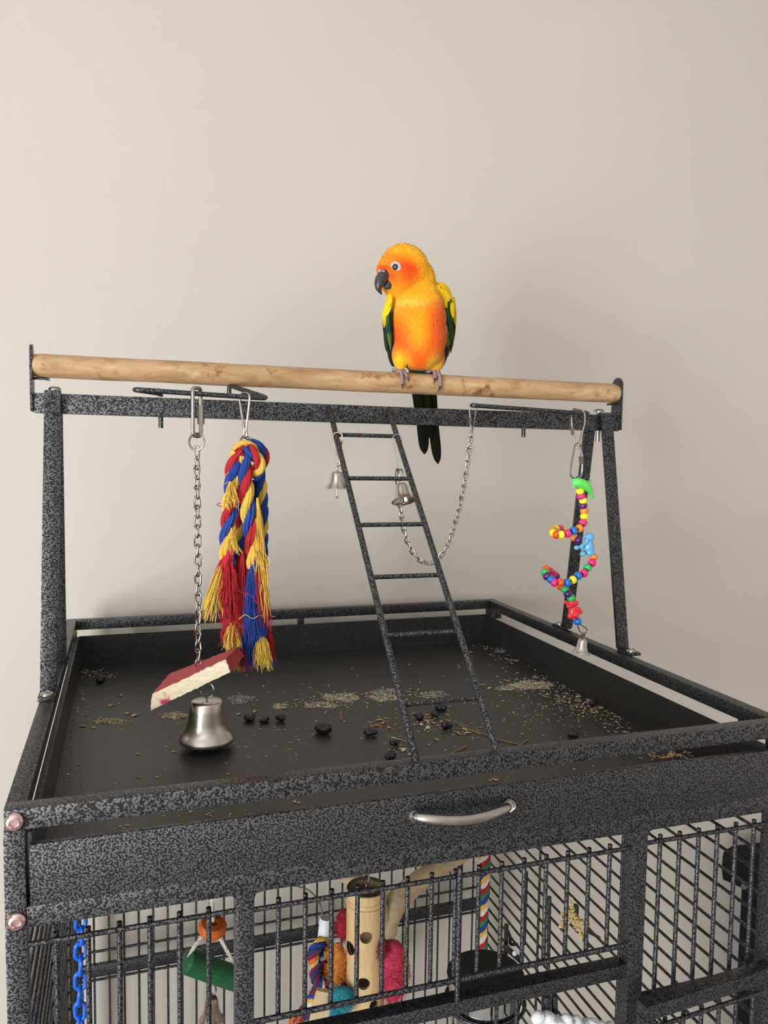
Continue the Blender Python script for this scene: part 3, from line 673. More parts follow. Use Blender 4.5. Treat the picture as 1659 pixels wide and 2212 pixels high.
YEL, ORG, RED_, DOR, PAL, GRN = (.90, .42, .008), (.86, .24, .006), (.72, .060, .004), (.78, .105, .006), (.92, .56, .09), (.05, .10, .01)
def uvd(p):
    q = p-CAM; z = q.dot(CF); return 829.5+FPX*q.dot(CR)/z, 1106-FPX*q.dot(CU)/z, (p-PC).dot(DV)/GB
def plum(p):
    u, v, d = uvd(p)
    nz = noise.noise(p*160)*.5+noise.noise(p*420)*.35
    c = YEL
    if v < 640:                                                    # head
        c = mixc((.93, .40, .006), (.90, .46, .008), (u-860)/70)
        c = mixc(c, ORG, gs(u, v, 868, 612, 42, 24)*.8)
        c = mixc(c, DOR, (gs(u, v, 876, 590, 28, 22)*1.15+gs(u, v, 850, 560, 30, 12)*.6)*(1+nz*.4))
        c = mixc(c, RED_, gs(u, v, 868, 572, 22, 16)*.85+gs(u, v, 826, 577, 14, 9)*1.1+gs(u, v, 842, 596, 10, 14)*.9+gs(u, v, 884, 580, 16, 13)*.7)
    body = max(0, min(1, (v-622)/22))
    cb = mixc(ORG, YEL, .45*gs(u, v, 905, 705, 26, 60)+.2)
    cb = mixc(cb, DOR, (gs(u, v, 858, 728, 28, 58)*1.15+gs(u, v, 952, 715, 30, 62)*1.15+gs(u, v, 905, 772, 48, 34)*1.1+gs(u, v, 945, 665, 22, 30)*.4)*(1+nz*.5))
    cb = mixc(cb, PAL, gs(u, v, 890, 642, 34, 8)*.7+gs(u, v, 856, 655, 14, 14)*.35)
    cb = mixc(cb, ORG, gs(u, v, 885, 665, 30, 12)*.6)
    th = max(gs(u, v, 864, 776, 19, 24), gs(u, v, 946, 782, 18, 24))
    cb = mixc(cb, (.80, .42, .012), min(1, th*1.7))
    cb = mixc(cb, GRN, gs(u, v, 905, 800, 26, 9)*1.3+gs(u, v, 905, 812, 30, 14)*1.4)
    c = mixc(c, cb, body)
    if v > 800: c = mixc(c, (.02, .024, .006), (v-800)/8)
    if d > 22: c = mixc(c, (.80, .46, .01), (d-22)/20)
    return mixc(c, tuple(x*.78 for x in c), max(0, -nz)*.8)
ca = bme.color_attributes.new('Col', 'FLOAT_COLOR', 'POINT')
bco = [v.co.copy() for v in bme.vertices]; bno = [v.normal.copy() for v in bme.vertices]
fl = []
for p in bco: fl += list(plum(p))+[1.0]
ca.data.foreach_set('color', fl)
from mathutils.kdtree import KDTree
kd = KDTree(len(bco))
for i, p in enumerate(bco): kd.insert(p, i)
kd.balance()
bvh = BVHTree.FromPolygons(bco, [tuple(p.vertices) for p in bme.polygons])
org = ORI[bird.name]
for v in bme.vertices: v.co -= org
bme.polygons.foreach_set('use_smooth', [True]*len(bme.polygons))
link('body', bme, bird)
def hit(u, v):
    d = (at(u, v, Y=YB)-CAM).normalized(); h = bvh.ray_cast(CAM, d); return h[0], h[1]
def leaf(m, base, dirn, nrm, ln, wd, c0, c1, curve=.12, rows=4, edge=None, cup=.25, blunt=False, snap=False):
    """one feather blade: curved, cupped, rounded tip"""
    dirn = (dirn-nrm*dirn.dot(nrm)).normalized(); sd = dirn.cross(nrm).normalized(); ids = []
    for i in range(rows+1):
        t = i/rows; w = wd*.5*((math.sqrt(max(.02, 1-((t-.80)/.20)**2)) if t > .80 else 1.25-.25*t/.8) if blunt else (math.sin(math.pi*min(1, .16+.84*t)**.9)**.6 if t < .999 else .12)); p = base+dirn*(ln*t)+nrm*(ln*curve*(t-t*t*.9))
        if snap:
            hi = kd.find(p)[1]; p = p-bno[hi]*(p-bco[hi]).dot(bno[hi])+bno[hi]*(GB*(.2+.9*t)+ln*curve*t*.55)
        c = mixc(c0, c1, t**1.6); row = []
        for s in (-1, 0, 1):
            m.col = c if (s == 0 or edge is None) else edge
            row.append(m.addv(p+sd*(w*s)-nrm*(cup*w*abs(s))))
        ids.append(row)
    for i in range(rows):
        for s in range(2): m.face((ids[i][s], ids[i][s+1], ids[i+1][s+1], ids[i+1][s]))
# small body feathers
rng = random.Random(3); m = MB(); polys = bme.polygons; tot = 0; areas = []
for p in polys: tot += p.area; areas.append(tot)
import bisect
face_dir = (BX*-.85-DV*.3).normalized(); headc = B(872, 590, 0)
for k in range(17000):
    f = polys[bisect.bisect(areas, rng.random()*tot) % len(polys)]
    vs = f.vertices; w = [rng.random() for _ in vs]; sw = sum(w); p = V((0, 0, 0)); n_ = f.normal
    for vi, wi in zip(vs, w): p += bco[vi]*(wi/sw)
    u, v, d = uvd(p)
    if gs(u, v, 853, 577, 15, 14) > .5 and d < 0: continue
    if gs(u, v, 828, 600, 16, 16) > .55 and d < 0: continue
    head = max(0., min(1., (640-v)/20))
    fd = mixc(tuple(-BZ-DV*.1), tuple(-face_dir*.9-BZ*(.35 if v > 560 else .0)), head); fd = V(fd)
    if fd.cross(n_).length < .15: fd = -BZ+BX*.4
    fd = (fd+V((rng.uniform(-.18, .18), rng.uniform(-.18, .18), rng.uniform(-.18, .18))))
    c = plum(p); j = rng.uniform(.90, 1.10); c = tuple(min(1, x*j) for x in c)
    ln = (14 if head < .5 else 9)*GB*rng.uniform(.8, 1.25); lift = .07 if head < .5 else .08
    if v < 545 or (u > 905 and v < 625): lift = .16
    leaf(m, p-n_*(.2*GB), fd, n_, ln, ln*.30, c, tuple(min(1, x*1.06) for x in c), lift, 3, None, .12, False, True)
m.col = None
o = m.build('feathers', M_PLUM, bird, fix=False); stuff(o)
# wings: a folded wing shell with its own quill and covert feathers
M_WING = colattr('parrot_wing_feathers', .6, .2, 500, spec=.15, var=.10)
CY, CG, CDG, CK, CBL, COL_ = (.86, .55, .012), (.045, .14, .018), (.014, .045, .012), (.006, .009, .008), (.008, .12, .22), (.28, .25, .02)
def wing(name, shell, blades, out):
    s = MB(); s.col = (.03, .07, .012)
    for e in shell: ell(s, *e)
    for i in range(len(s.v)):
        u, v, d = uvd(s.v[i]); s.c[i] = mixc(CY, mixc(CDG, CK, (v-720)/50), (v-650)/25)
    w = s.build(name, M_WING, bird, fix=False)
    for (x0, y0, x1, y1, wd, c0, c1, d0, d1) in blades:
        f = MB(); a = B(760+x0/3.95, 480+y0/3.95, d0); c = B(760+x1/3.95, 480+y1/3.95, d1); dr = c-a
        n_ = (-DV*.75+BX*out*.66); n_ = (n_-dr.normalized()*n_.dot(dr.normalized())).normalized()
        leaf(f, a, dr, n_, dr.length, wd/3.95*GB*1.25, c0, c1, .05, 7, CK if c0 is not CY else (.70, .44, .012), .35)
        f.build('feather', M_WING, w, fix=False)
wing('wing', [(956, 645, 6, 22, 36, 34, -14), (963, 690, 22, 19, 72, 46, -4), (958, 745, 36, 15, 52, 36, 6)],
     [(815, 1000, 775, 1215, 46, CK, CK, 8, 24), (845, 960, 800, 1190, 40, CK, CDG, 2, 22), (868, 900, 822, 1150, 40, CDG, COL_, -4, 14), (878, 820, 845, 1120, 38, CK, CDG, -6, 8), (886, 760, 862, 1060, 34, CDG, COL_, -2, 6),
      (850, 830, 818, 1085, 36, CDG, COL_, -14, -8), (862, 780, 838, 1040, 34, CK, CG, -16, -10), (838, 790, 806, 1060, 34, CG, COL_, -20, -14), (815, 800, 800, 1000, 36, (.75, .62, .12), CY, -22, -18),
      (815, 690, 832, 900, 48, CG, CDG, -26, -22), (835, 660, 852, 850, 44, CG, CG, -27, -22), (868, 640, 885, 880, 40, CY, CG, -12, -6), (858, 690, 862, 820, 42, CY, CY, -28, -24), (880, 740, 888, 870, 26, CY, CY, -8, -4),
      (828, 620, 852, 725, 44, CY, CY, -26, -22), (800, 640, 806, 735, 46, CY, CY, -30, -28), (775, 600, 795, 705, 52, CY, CY, -32, -30), (800, 590, 835, 690, 46, CY, CY, -30, -26), (766, 570, 795, 655, 46, CY, CY, -34, -31), (742, 560, 760, 645, 42, CY, (.9, .42, .01), -36, -34), (775, 565, 812, 640, 40, CY, CY, -31, -28), (735, 540, 768, 600, 36, CY, CY, -32, -30)], 1)
wing('wing', [(841, 690, 22, 13, 70, 44, 4), (845, 745, 34, 12, 48, 34, -4)],
     [(285, 930, 325, 1150, 36, CK, COL_, 6, 14), (300, 940, 338, 1140, 34, CK, CDG, 2, 10), (268, 840, 300, 1080, 34, CK, CDG, -4, 2), (275, 800, 312, 1060, 34, CDG, CK, -10, -4), (290, 820, 330, 1080, 34, CG, COL_, -14, -10), (312, 850, 340, 1060, 34, CG, CDG, -18, -14),
      (322, 800, 318, 960, 24, CBL, CBL, -22, -20), (305, 770, 296, 940, 44, CG, CDG, -22, -18), (290, 740, 275, 900, 38, CY, CG, -18, -12), (268, 760, 268, 870, 26, CY, CG, -8, -4),
      (315, 660, 300, 800, 54, CY, CY, -26, -22), (295, 690, 280, 820, 44, CY, CY, -20, -16), (325, 640, 312, 730, 44, CY, (.9, .45, .02), -30, -28)], -1)
# tail: overlapping long blades passing behind the dowel and crossbar
M_TAIL = colattr('parrot_tail_feathers', .7, .2, 500, spec=.06, var=.2)
tl = MB(); ell(tl, 907, 815, 46, 17, 34, 9); tl.col = None
for i in range(len(tl.v)): tl.c[i] = (.02, .024, .006)
tl = tl.build('tail', M_TAIL, bird, fix=False)
for (u0, v0, u1, v1, wd, dd) in ((903, 800, 918, 992, 27, 0), (922, 800, 948, 1014, 25, 2), (893, 800, 917, 985, 20, 3), (932, 800, 945, 1000, 18, 4), (911, 800, 930, 955, 26, -2), (899, 800, 909, 930, 22, -3)):
    f = MB(); a = B(u0, v0, 50+dd); c = B(u1, v1, 66+dd)
    leaf(f, a, c-a, (-DV).normalized(), (c-a).length, wd*GB*.92, (.012, .014, .004), (.004, .004, .004), .01, 22, (.006, .006, .004), .2, True); f.build('feather', M_TAIL, tl, fix=False)
# beak, cere, eye
M_BEAK = simple('dark_horn_beak', (.022, .022, .024), (.055, .055, .058), .33, 0, 300, 4, bstr=.25, bdist=.0004)
M_CERE = simple('pale_cere_skin', (.42, .37, .37), (.32, .25, .25), .6, 0, 500)
bk = [(838, 594, -18, 10), (831, 597, -25, 12.5), (824.5, 605, -29, 12.8), (820.5, 614.5, -31, 10.5), (819.5, 623, -32, 7.5), (822, 630, -32, 4.5), (826, 637.5, -31, .8)]
P = spline([B(u, v, d) for u, v, d, r in bk], 5); rr = []
for i in range(len(bk)-1):
    for k in range(5): rr.append((bk[i][3]+(bk[i+1][3]-bk[i][3])*k/5)*GB)
rr.append(bk[-1][3]*GB)
be = MB().tube(P, rr, 18).build('beak', M_BEAK, bird, 70)
lw = [(847, 605, -20, 10), (843, 613, -25, 10), (838, 619.5, -28, 8), (832.5, 622.5, -30, 3.5)]
P = spline([B(u, v, d) for u, v, d, r in lw], 5); r2 = []
for i in range(len(lw)-1):
    for k in range(5): r2.append((lw[i][3]+(lw[i+1][3]-lw[i][3])*k/5)*GB)
r2.append(lw[-1][3]*GB); MB().tube(P, r2, 14).build('lower_mandible', M_BEAK, be, 70)
cm = MB(); ell(cm, 828, 589, -27, 11, 4.6, 9.5, 16); ce = cm.build('cere', M_CERE, be)
nm = MB(); ell(nm, 825, 587.5, -36.3, 2.0, 1.5, 1.6); nm.build('nostril', simple('nostril_skin', (.22, .11, .11), None, .7), ce)
M_SKIN = simple('white_eye_ring_skin', (.50, .47, .49), (.40, .35, .38), .75, 0, 900, 3, bstr=.3, bdist=.0003)
M_EYE = simple('dark_eye', (.004, .003, .003), (.008, .005, .004), .06, 0, 100, coat=1)
M_IRIS = simple('brown_iris', (.035, .018, .010), (.02, .01, .006), .15, 0, 400, coat=1)
eh, en = hit(853, 577); en = (en*.5-DV*.75-BX*.25).normalized(); ex = BX-en*BX.dot(en); ex.normalize(); ME = basis(ex, en.cross(ex), en, eh)
def disc(rx, ry, h, z0, mat, name, parent):
    mm = MB(); prof = [(1.0, 0), (.93, .5), (.80, .85), (.62, 1.0), (0, 1.02)]
    mm.lathe(prof, 28, ME @ Matrix.Translation((0, 0, z0)) @ Matrix.Diagonal((rx, ry, h, 1))); return mm.build(name, mat, parent)
er = disc(13.2*GB, 12.2*GB, 2.6*GB, -1.2*GB, M_SKIN, 'eye_ring', bird)
ib = MB(); ib.ball(ME @ V((1.0*GB, 0, 0)), (7.2*GB, 7.2*GB, 4.0*GB), 24, 14, ME); ib.build('eye', M_IRIS, er)
ib = MB(); ib.ball(ME @ V((1.0*GB, 0, 1.3*GB)), (5.2*GB, 5.2*GB, 3.4*GB), 24, 14, ME); ib.build('pupil', M_EYE, er)
# feet
M_FOOT = simple('grey_pink_scaled_skin', (.30, .20, .20), (.20, .13, .14), .6, 0, 700, 2, bstr=.7, bdist=.0006)
M_CLAW = simple('black_claw', (.010, .009, .009), (.02, .018, .018), .3)
def foot(ank, toes, backs):
    m = MB(); m.tube([B(*ank), B(ank[0], ank[1]+6, ank[2]+2)], [7.5*GB, 7*GB], 12); claws = []
    for pts, cl in toes+backs:
        P = [B(*p) for p in pts]; SP = spline(P, 5); k = len(SP)
        m.tube(SP, [GB*(5.4-1.7*i/(k-1)+.45*math.sin(i*2.1)) for i in range(k)], 10); claws.append((P[-1], [B(*c) for c in cl]))
        for p, rr_ in ((P[1], 5.2), (P[-1], 4.0)): m.ball(p, rr_*GB, 10, 8)
    ft = remeshed(m, .0006, 'foot', M_FOOT, bird, 2)
    for p, c in claws:
        SP = spline([p]+c, 5); k = len(SP); MB().tube(SP, [GB*(3.3*(1-i/(k-1))+.25) for i in range(k)], 8).build('claw', M_CLAW, ft)
foot((863, 790, -10), [([(863, 795, -12), (867, 802, -20), (868.5, 813, -27), (869.5, 826, -29)], [(870.5, 832, -31), (871, 840, -30)]), ([(866, 796, -12), (873, 802, -19), (878.5, 811, -25)], [(881, 816, -28), (884, 823, -28)])],
     [([(860, 795, -8), (852, 799, -2), (850, 803, 12)], [(850, 808, 22), (851, 816, 26)]), ([(865, 795, -6), (866, 798, 8), (866, 806, 22)], [(866, 812, 27), (866, 820, 29)])])
foot((938, 793, -10), [([(937, 797, -12), (939, 804, -20), (940, 814, -26)], [(938.5, 820, -29), (935.5, 828, -29)]), ([(941, 797, -12), (947, 805, -20), (950, 818, -27), (950, 831, -29)], [(948, 839, -31), (941.5, 846, -29)])],
     [([(934, 796, -8), (926, 801, -4), (922, 804, 10)], [(921, 808, 22), (921, 816, 26)]), ([(940, 796, -4), (941, 800, 10), (941, 808, 22)], [(941, 814, 27), (941, 822, 29)])])
def top_of(p): return V((p.x, p.y, -.0845))          # cords run up to the underside of the tray
# ------------------------------------------------------------------ toys and dishes inside the cage
# blue plastic chain
yk = .115
bc = thing('blue_chain', 'bright blue plastic link chain hanging inside by the side bars', 'chain', at(172, 2300, Y=yk))
gk = mpp(at(172, 2100, Y=yk)); M_BLUE = plastic('blue_chain_plastic', (.004, .13, .68), .28)
LK = link_mesh(47*gk, 30*gk, 4.6*gk, .35, 10, 10).mesh('plastic_link', M_BLUE)
chain([top_of(at(175, 1945, Y=yk)), at(175, 1945, Y=yk), at(172, 2320, Y=yk)], 34*gk, LK, bc, 'link', .15, math.pi*.5, .13)
# swing toy: cotton rope, orange ring, green log, bell
ys = .20
sw = thing('log_swing_toy', 'hanging swing toy with orange wooden ring, green log and small bell', 'bird toy', at(457, 2200, Y=ys)); gs_ = mpp(at(457, 2000, Y=ys))
def sp(u, v, d=0.): return at(u, v, Y=ys+d)
M_OR = simple('orange_dyed_wood', (.62, .13, .015), (.50, .09, .012), .65, 0, 200, bstr=.2); M_GW = simple('green_dyed_wood', (.012, .13, .045), (.008, .07, .025), .6, 0, 130, 4, stretch=(1, 5, 5), bstr=.4)
rope(sw, [top_of(sp(460, 1900)), sp(460, 1900), sp(458, 1950), sp(459, 1992)], 5.5*gs_, 26*gs_, 'www', 0, 4, .0015)
MB().lathe([(10*gs_, -13*gs_), (24*gs_, -14*gs_), (30*gs_, -6*gs_), (30*gs_, 6*gs_), (25*gs_, 12*gs_), (11*gs_, 13*gs_)], 32, Matrix.Translation(sp(459, 2003)) @ Matrix.Rotation(.12, 4, 'Y') @ Matrix.Rotation(.22, 4, 'X'), closed=True).build('wooden_ring', M_OR, sw, 40)
rope(sw, [sp(452, 2000), sp(438, 2022, -.004), sp(418, 2048, -.008), sp(405, 2075, -.006)], 4.5*gs_, 24*gs_, 'www', 0, 4, .0015)
rope(sw, [sp(466, 2002), sp(478, 2030), sp(494, 2060), sp(518, 2100, .004)], 4.5*gs_, 24*gs_, 'www', 1, 4, .0015)
lg = MB(); a, c = sp(402, 2076, -.010), sp(526, 2120, .006); ax = (c-a)
lg.tube([a, a+ax*.01, a+ax*.5, c-ax*.01, c], [23*gs_, 25*gs_, 25.5*gs_, 25*gs_, 23*gs_], 24); lg.build('log', M_GW, sw, 50)
MB().tube(spline([sp(460, 2118), sp(464, 2126), sp(466, 2140), sp(460, 2148), sp(455, 2146)], 5), .0013, 8).build('hook', M_STEEL2, sw)
bell(sw, sp(457, 2151), 27*gs_, 55*gs_, M_BRASS, shape='dome', clap=False)
# bamboo foraging tube with sisal tufts
ym = .30
bb = thing('bamboo_toy', 'bamboo tube foraging toy with drilled holes and colourful sisal tufts', 'bird toy', at(791, 2230, Y=ym)); gm = mpp(at(791, 2050, Y=ym))
def bp_(u, v, d=0.): return at(u, v, Y=ym+d)
M_BAM = simple('pale_bamboo', (.66, .47, .24), (.56, .38, .18), .4, 0, 60, 4, stretch=(6, 6, .5), bstr=.1); M_BIN = simple('bamboo_inside', (.42, .29, .15), (.34, .23, .12), .8)
top = bp_(791, 1917); bot = bp_(793, 2235); Rb = 42*gm; H = top.z-bot.z
view = math.atan2(CAM.y-top.y, CAM.x-top.x)
holes = [(792, 2000, 13), (758, 2038, 14), (788, 2098, 13), (811, 2141, 10), (752, 2135, 12)]
hz = []
for u, v, r in holes:
    s = max(-.97, min(.97, (u-791)/42.)); hz.append((view+math.asin(s), bp_(u, v).z, r*gm))
def bamboo(R, flip):
    m = MB(); n, k = 120, 150; vid = {}
    def pos(i, j):
        z = bot.z+H*(j/k); a = 2*math.pi*i/n; rr = R*(1+.028*math.exp(-((top.z-z)/gm-26)**2/30)*(0 if flip else 1))
        if not flip and abs((top.z-z)/gm-30) < 1.2: rr *= .975
        for ha, hzz, hr in hz:
            da = (a-ha+math.pi) % (2*math.pi)-math.pi; dx, dz = da*R, z-hzz; q = math.hypot(dx, dz)
            if q < hr and q > 1e-9:
                a = ha+dx/q*hr/R; z = hzz+dz/q*hr
        return V((top.x+math.cos(a)*rr, top.y+math.sin(a)*rr, z))
    for j in range(k):
        for i in range(n):
            z = bot.z+H*((j+.5)/k); a = 2*math.pi*(i+.5)/n
            if any(math.hypot(((a-ha+math.pi) % (2*math.pi)-math.pi)*R, z-hzz) < hr*.98 for ha, hzz, hr in hz): continue
            q = []
            for ii, jj in ((i, j), (i+1, j), (i+1, j+1), (i, j+1)):
                key = (ii % n, jj)
                if key not in vid: vid[key] = m.addv(pos(ii % n, jj))
                q.append(vid[key])
            m.face(q)
    return m
bamboo(Rb, False).build('bamboo_tube', M_BAM, bb, 60, fix=False)
bamboo(Rb*.86, True).build('tube_inside', M_BIN, bb, 60, fix=False)
MB().lathe([(Rb*.86, 0), (Rb*.9, .0012), (Rb*.98, .0012), (Rb, 0), (Rb, -.002), (Rb*.86, -.002)], 40, Matrix.Translation(top), closed=True).build('rim', simple('dark_cut_bamboo', (.12, .085, .05), (.07, .05, .03), .7), bb, 50)
MB().lathe([(Rb*.99, .004), (Rb*1.045, .0022), (Rb*1.055, -.001), (Rb*1.03, -.003), (Rb*.99, -.0032)], 48, Matrix.Translation(top-V((0, 0, 24*gm)))).build('node_ring', M_BAM, bb, 60)
MB().lathe([(Rb*1.012, .0005), (Rb*1.016, 0), (Rb*1.012, -.0005)], 48, Matrix.Translation(top-V((0, 0, 24*gm+.0036)))).build('node_line', simple('brown_node_scar', (.16, .09, .04), None, .8), bb, 60)
CL3 = link_mesh(26*gm, 15*gm, 2.0*gm, .3).mesh('toy_chain_link', M_STEEL2)
chain([top_of(bp_(791, 1840)), bp_(791, 1840), bp_(792, 1932)], 19*gm, CL3, bb, 'link', .2)
def sisal(name, u, v, d, ru, rv, rd, col, n, ln=9.):
    mat = simple(name+'_fibre', col, tuple(x*.65 for x in col), .8, 0, 500); m = MB()
    m.ball(bp_(u, v, d), (ru*gm*.86, rd*gm*.86, rv*gm*.86), 16, 12)
    for _ in range(n):
        th = math.acos(random.uniform(-1, 1)); a = random.uniform(0, 2*math.pi); nn = V((math.sin(th)*math.cos(a), math.sin(th)*math.sin(a), math.cos(th)))
        p = bp_(u, v, d)+V((nn.x*ru*gm*.86, nn.y*rd*gm*.86, nn.z*rv*gm*.86)); t = nn.cross(V((random.uniform(-1, 1), random.uniform(-1, 1), random.uniform(-1, 1)))).normalized(); t = (t+V((0, 0, -.8))).normalized()
        l = ln*gm*random.uniform(.7, 2.2); q = V((random.uniform(-1, 1), random.uniform(-1, 1), random.uniform(-1, 1)))*.4
        m.tube([p, p+t*l*.5+nn*l*.22+q*l*.1, p+t*l+nn*l*random.uniform(-.05, .35)+q*l*.3], [.00028, .00026, .00012], 3, caps=False)
    return stuff(m.build(name, mat, bb, fix=False))
sisal('pink_sisal', 847, 2072, -.020, 31, 50, 26, (.70, .05, .12), 900); sisal('pink_sisal', 850, 2130, -.018, 24, 40, 20, (.66, .05, .10), 500)
sisal('red_sisal', 828, 2046, -.026, 13, 22, 10, (.30, .008, .02), 250); sisal('orange_sisal', 868, 2095, .010, 18, 40, 16, (.78, .20, .02), 350)
sisal('red_sisal', 742, 1995, .014, 18, 38, 16, (.38, .010, .03), 450); sisal('orange_sisal', 728, 2080, .006, 20, 52, 20, (.74, .24, .03), 600)
sisal('teal_sisal', 738, 2156, -.020, 30, 27, 24, (.02, .32, .42), 650); sisal('teal_sisal', 726, 2190, -.012, 14, 22, 12, (.02, .28, .40), 250); sisal('red_sisal', 745, 2110, .014, 10, 30, 10, (.28, .01, .05), 200)
M_PLY = simple('pale_plywood', (.68, .52, .30), (.60, .44, .24), .6, 0, 70, 3, stretch=(6, 1, 1))
q = [bp_(672, 2180, -.012), bp_(684, 2140, -.012), bp_(724, 2148, -.012), bp_(712, 2196, -.012), bp_(698, 2212, -.012), bp_(668, 2206, -.012)]
m = MB(); i0 = [m.addv(p) for p in q]; i1 = [m.addv(p+DV*.006) for p in q]; m.face(i0); m.face(i1[::-1])
for k in range(6): m.face((i0[k], i0[(k+1) % 6], i1[(k+1) % 6], i1[k]))
m.build('wooden_slat', M_PLY, bb, 30)
# knotted rope with white tube on a wire
yn = .36
kr = thing('knotted_rope_toy', 'knotted multicoloured cotton rope hanging from a bent wire beside the bamboo tube', 'bird toy', at(690, 2240, Y=yn)); gn = mpp(at(700, 2000, Y=yn))
def kp(u, v, d=0.): return at(u, v, Y=yn+d)
MB().tube(spline([top_of(kp(520, 1900)), kp(520, 1900), kp(545, 1926), kp(572, 1922), kp(600, 1914), kp(640, 1914), kp(668, 1924), kp(685, 1942), kp(694, 1962), kp(697, 1985)], 6), .0012, 8).build('wire', M_STEEL, kr)
MB().lathe([(13*gn, -24*gn), (14*gn, -22*gn), (14*gn, 21*gn), (12.5*gn, 24*gn), (0, 24*gn)], 24, Matrix.Translation(kp(702, 2006)) @ Matrix.Rotation(.10, 4, 'Y')).build('white_tube', simple('white_pvc', (.80, .82, .84), (.74, .76, .80), .45), kr, 50)
rope(kr, [kp(704, 2028), kp(690, 2040, -.012), kp(676, 2060, -.012), kp(684, 2085, -.004), kp(706, 2090, .004), kp(712, 2068, .008), kp(698, 2050, 0)], 13*gn, 60*gn, 'pnbyo', 0, 5, .0018)
rope(kr, [kp(700, 2055, .006), kp(682, 2095, -.010), kp(686, 2120, -.014), kp(708, 2128, -.006), kp(712, 2108, .004), kp(690, 2100, .008)], 13*gn, 60*gn, 'npwbp', 1, 5, .0018)
rope(kr, [kp(706, 2110, 0), kp(688, 2135, -.012), kp(674, 2160, -.006), kp(664, 2195, 0), kp(652, 2240, .002)], 13*gn, 60*gn, 'pnwyb', 2, 5, .0018)
fringe(kr, kp(652, 2180), .008, V((0, 0, -1))-CR*.25, .006, 50*gn, 60, 'o'); fringe(kr, kp(662, 2170), .010, V((0, 0, -1))-CR*.2, .006, 50*gn, 50, 'p')
# branch perch
yr = .50
M_BRN = simple('bare_branch_wood', (.62, .47, .30), (.46, .33, .19), .6, 0, 40, 5, stretch=(1, 1, 3), bstr=.3)
br_ = thing('branch_perch', 'forked bare wooden branch perch behind the bamboo tube', 'perch', at(840, 1990, Y=yr)); gr = mpp(at(840, 1950, Y=yr))
def rp_(u, v, d=0.): return at(u, v, Y=yr+d)
P = spline([rp_(828, 2010), rp_(840, 1975), rp_(868, 1936), rp_(915, 1896), rp_(960, 1868), rp_(1010, 1838)], 6); n_ = len(P)
MB().tube(P, [gr*(30-13*i/(n_-1)+1.6*noise.noise((i*.5, 0, 0))) for i in range(n_)], 16).build('limb', M_BRN, br_)
P = spline([rp_(832, 2004), rp_(815, 1962, -.01), rp_(785, 1920, -.02), rp_(748, 1890, -.02), rp_(700, 1864, -.02)], 6); n_ = len(P)
MB().tube(P, [gr*(24-10*i/(n_-1)+1.6*noise.noise((i*.5, 3, 0))) for i in range(n_)], 16).build('limb', M_BRN, br_)
MB().tube(spline([rp_(838, 1985), rp_(828, 2050, .06), at(832, 2085, Y=CD-.012)], 6), gr*22, 14).build('limb', M_BRN, br_)
# braided rope perch by the corner post
yp = .66
rpp = thing('braided_rope_perch', 'red, white, yellow, blue and green braided rope hanging by the corner post', 'rope', at(1040, 2075, Y=yp)); gp = mpp(at(1043, 1950, Y=yp))
rope(rpp, [top_of(at(1048, 1800, Y=yp)), at(1048, 1800, Y=yp), at(1047, 1850, Y=yp), at(1045, 1920, Y=yp), at(1041, 1990, Y=yp), at(1040, 2072, Y=yp)], 13.5*gp, 62*gp, 'rwybg', 0, 5, .002)
# steel food cup in its holder
yc = .072
cup = thing('steel_cup', 'shiny stainless steel food cup in a black wire holder', 'food cup', at(1050, 2240, Y=yc)); gc_ = mpp(at(1050, 2100, Y=yc))
rc = at(1049, 2104, Y=yc); Rc = 80*gc_
MB().lathe([(Rc*1.04, .0008), (Rc*1.05, -.0008), (Rc, -.002), (Rc*.97, -.045), (Rc*.90, -.062), (Rc*.86, -.064), (0, -.064), (0, -.063), (Rc*.85, -.0628), (Rc*.885, -.061), (Rc*.955, -.045), (Rc*.985, -.002), (Rc*1.0, .0012)], 48, Matrix.Translation(rc)).build('cup', simple('polished_steel', (.62, .63, .64), (.58, .59, .60), .09, 1, 40), cup, 50)
ho = torus(rc-V((0, 0, .030)), Rc*1.06, .0022, (0, 0, 1), 40).build('holder_ring', M_HAM, cup)
lk_ = rc-V((0, 0, .030))
for sx in (-.012, .012): MB().tube(fillet([lk_+V((sx, -Rc*1.02, 0)), V((lk_.x+sx, .021, lk_.z)), V((lk_.x+sx, .0185, -.255))], .004), .0022, 8).build('holder_arm', M_HAM, cup, 60)
# millet sprig in a black clip on the side bars
ymil = at(1240, 1990, X=.783).y
mi = thing('millet_sprig', 'dry tan millet sprig held in a black clip on the side bars', 'millet', at(1240, 2040, Y=ymil)); gi = mpp(at(1230, 1990, Y=ymil))
def ip(u, v, d=0.): return at(u, v, Y=ymil+d)
M_MIL = simple('dry_millet', (.72, .52, .24), (.55, .37, .15), .8, 0, 400); m = MB()
for (a, c, n_) in ((ip(1238, 1975), ip(1208, 2002), 150), (ip(1240, 1985), ip(1258, 2028), 170), (ip(1238, 1980), ip(1272, 2000), 120), (ip(1236, 1968), ip(1214, 1978), 80), (ip(1240, 1978), ip(1232, 1950), 60), (ip(1225, 1985), ip(1224, 2018), 70)):
    for _ in range(n_):
        t = random.random(); p = a.lerp(c, t)+V((random.gauss(0, 1), random.gauss(0, 1), random.gauss(0, 1)))*(4.2*gi*(1-.5*t)); m.ball(p, gi*random.uniform(1.2, 2.2), 6, 4)
stuff(m.build('seed_heads', M_MIL, mi, fix=False))
MB().tube(spline([ip(1236, 1938), ip(1239, 1970), ip(1246, 2010)], 4), .0009, 6).build('stem', M_MIL, mi)
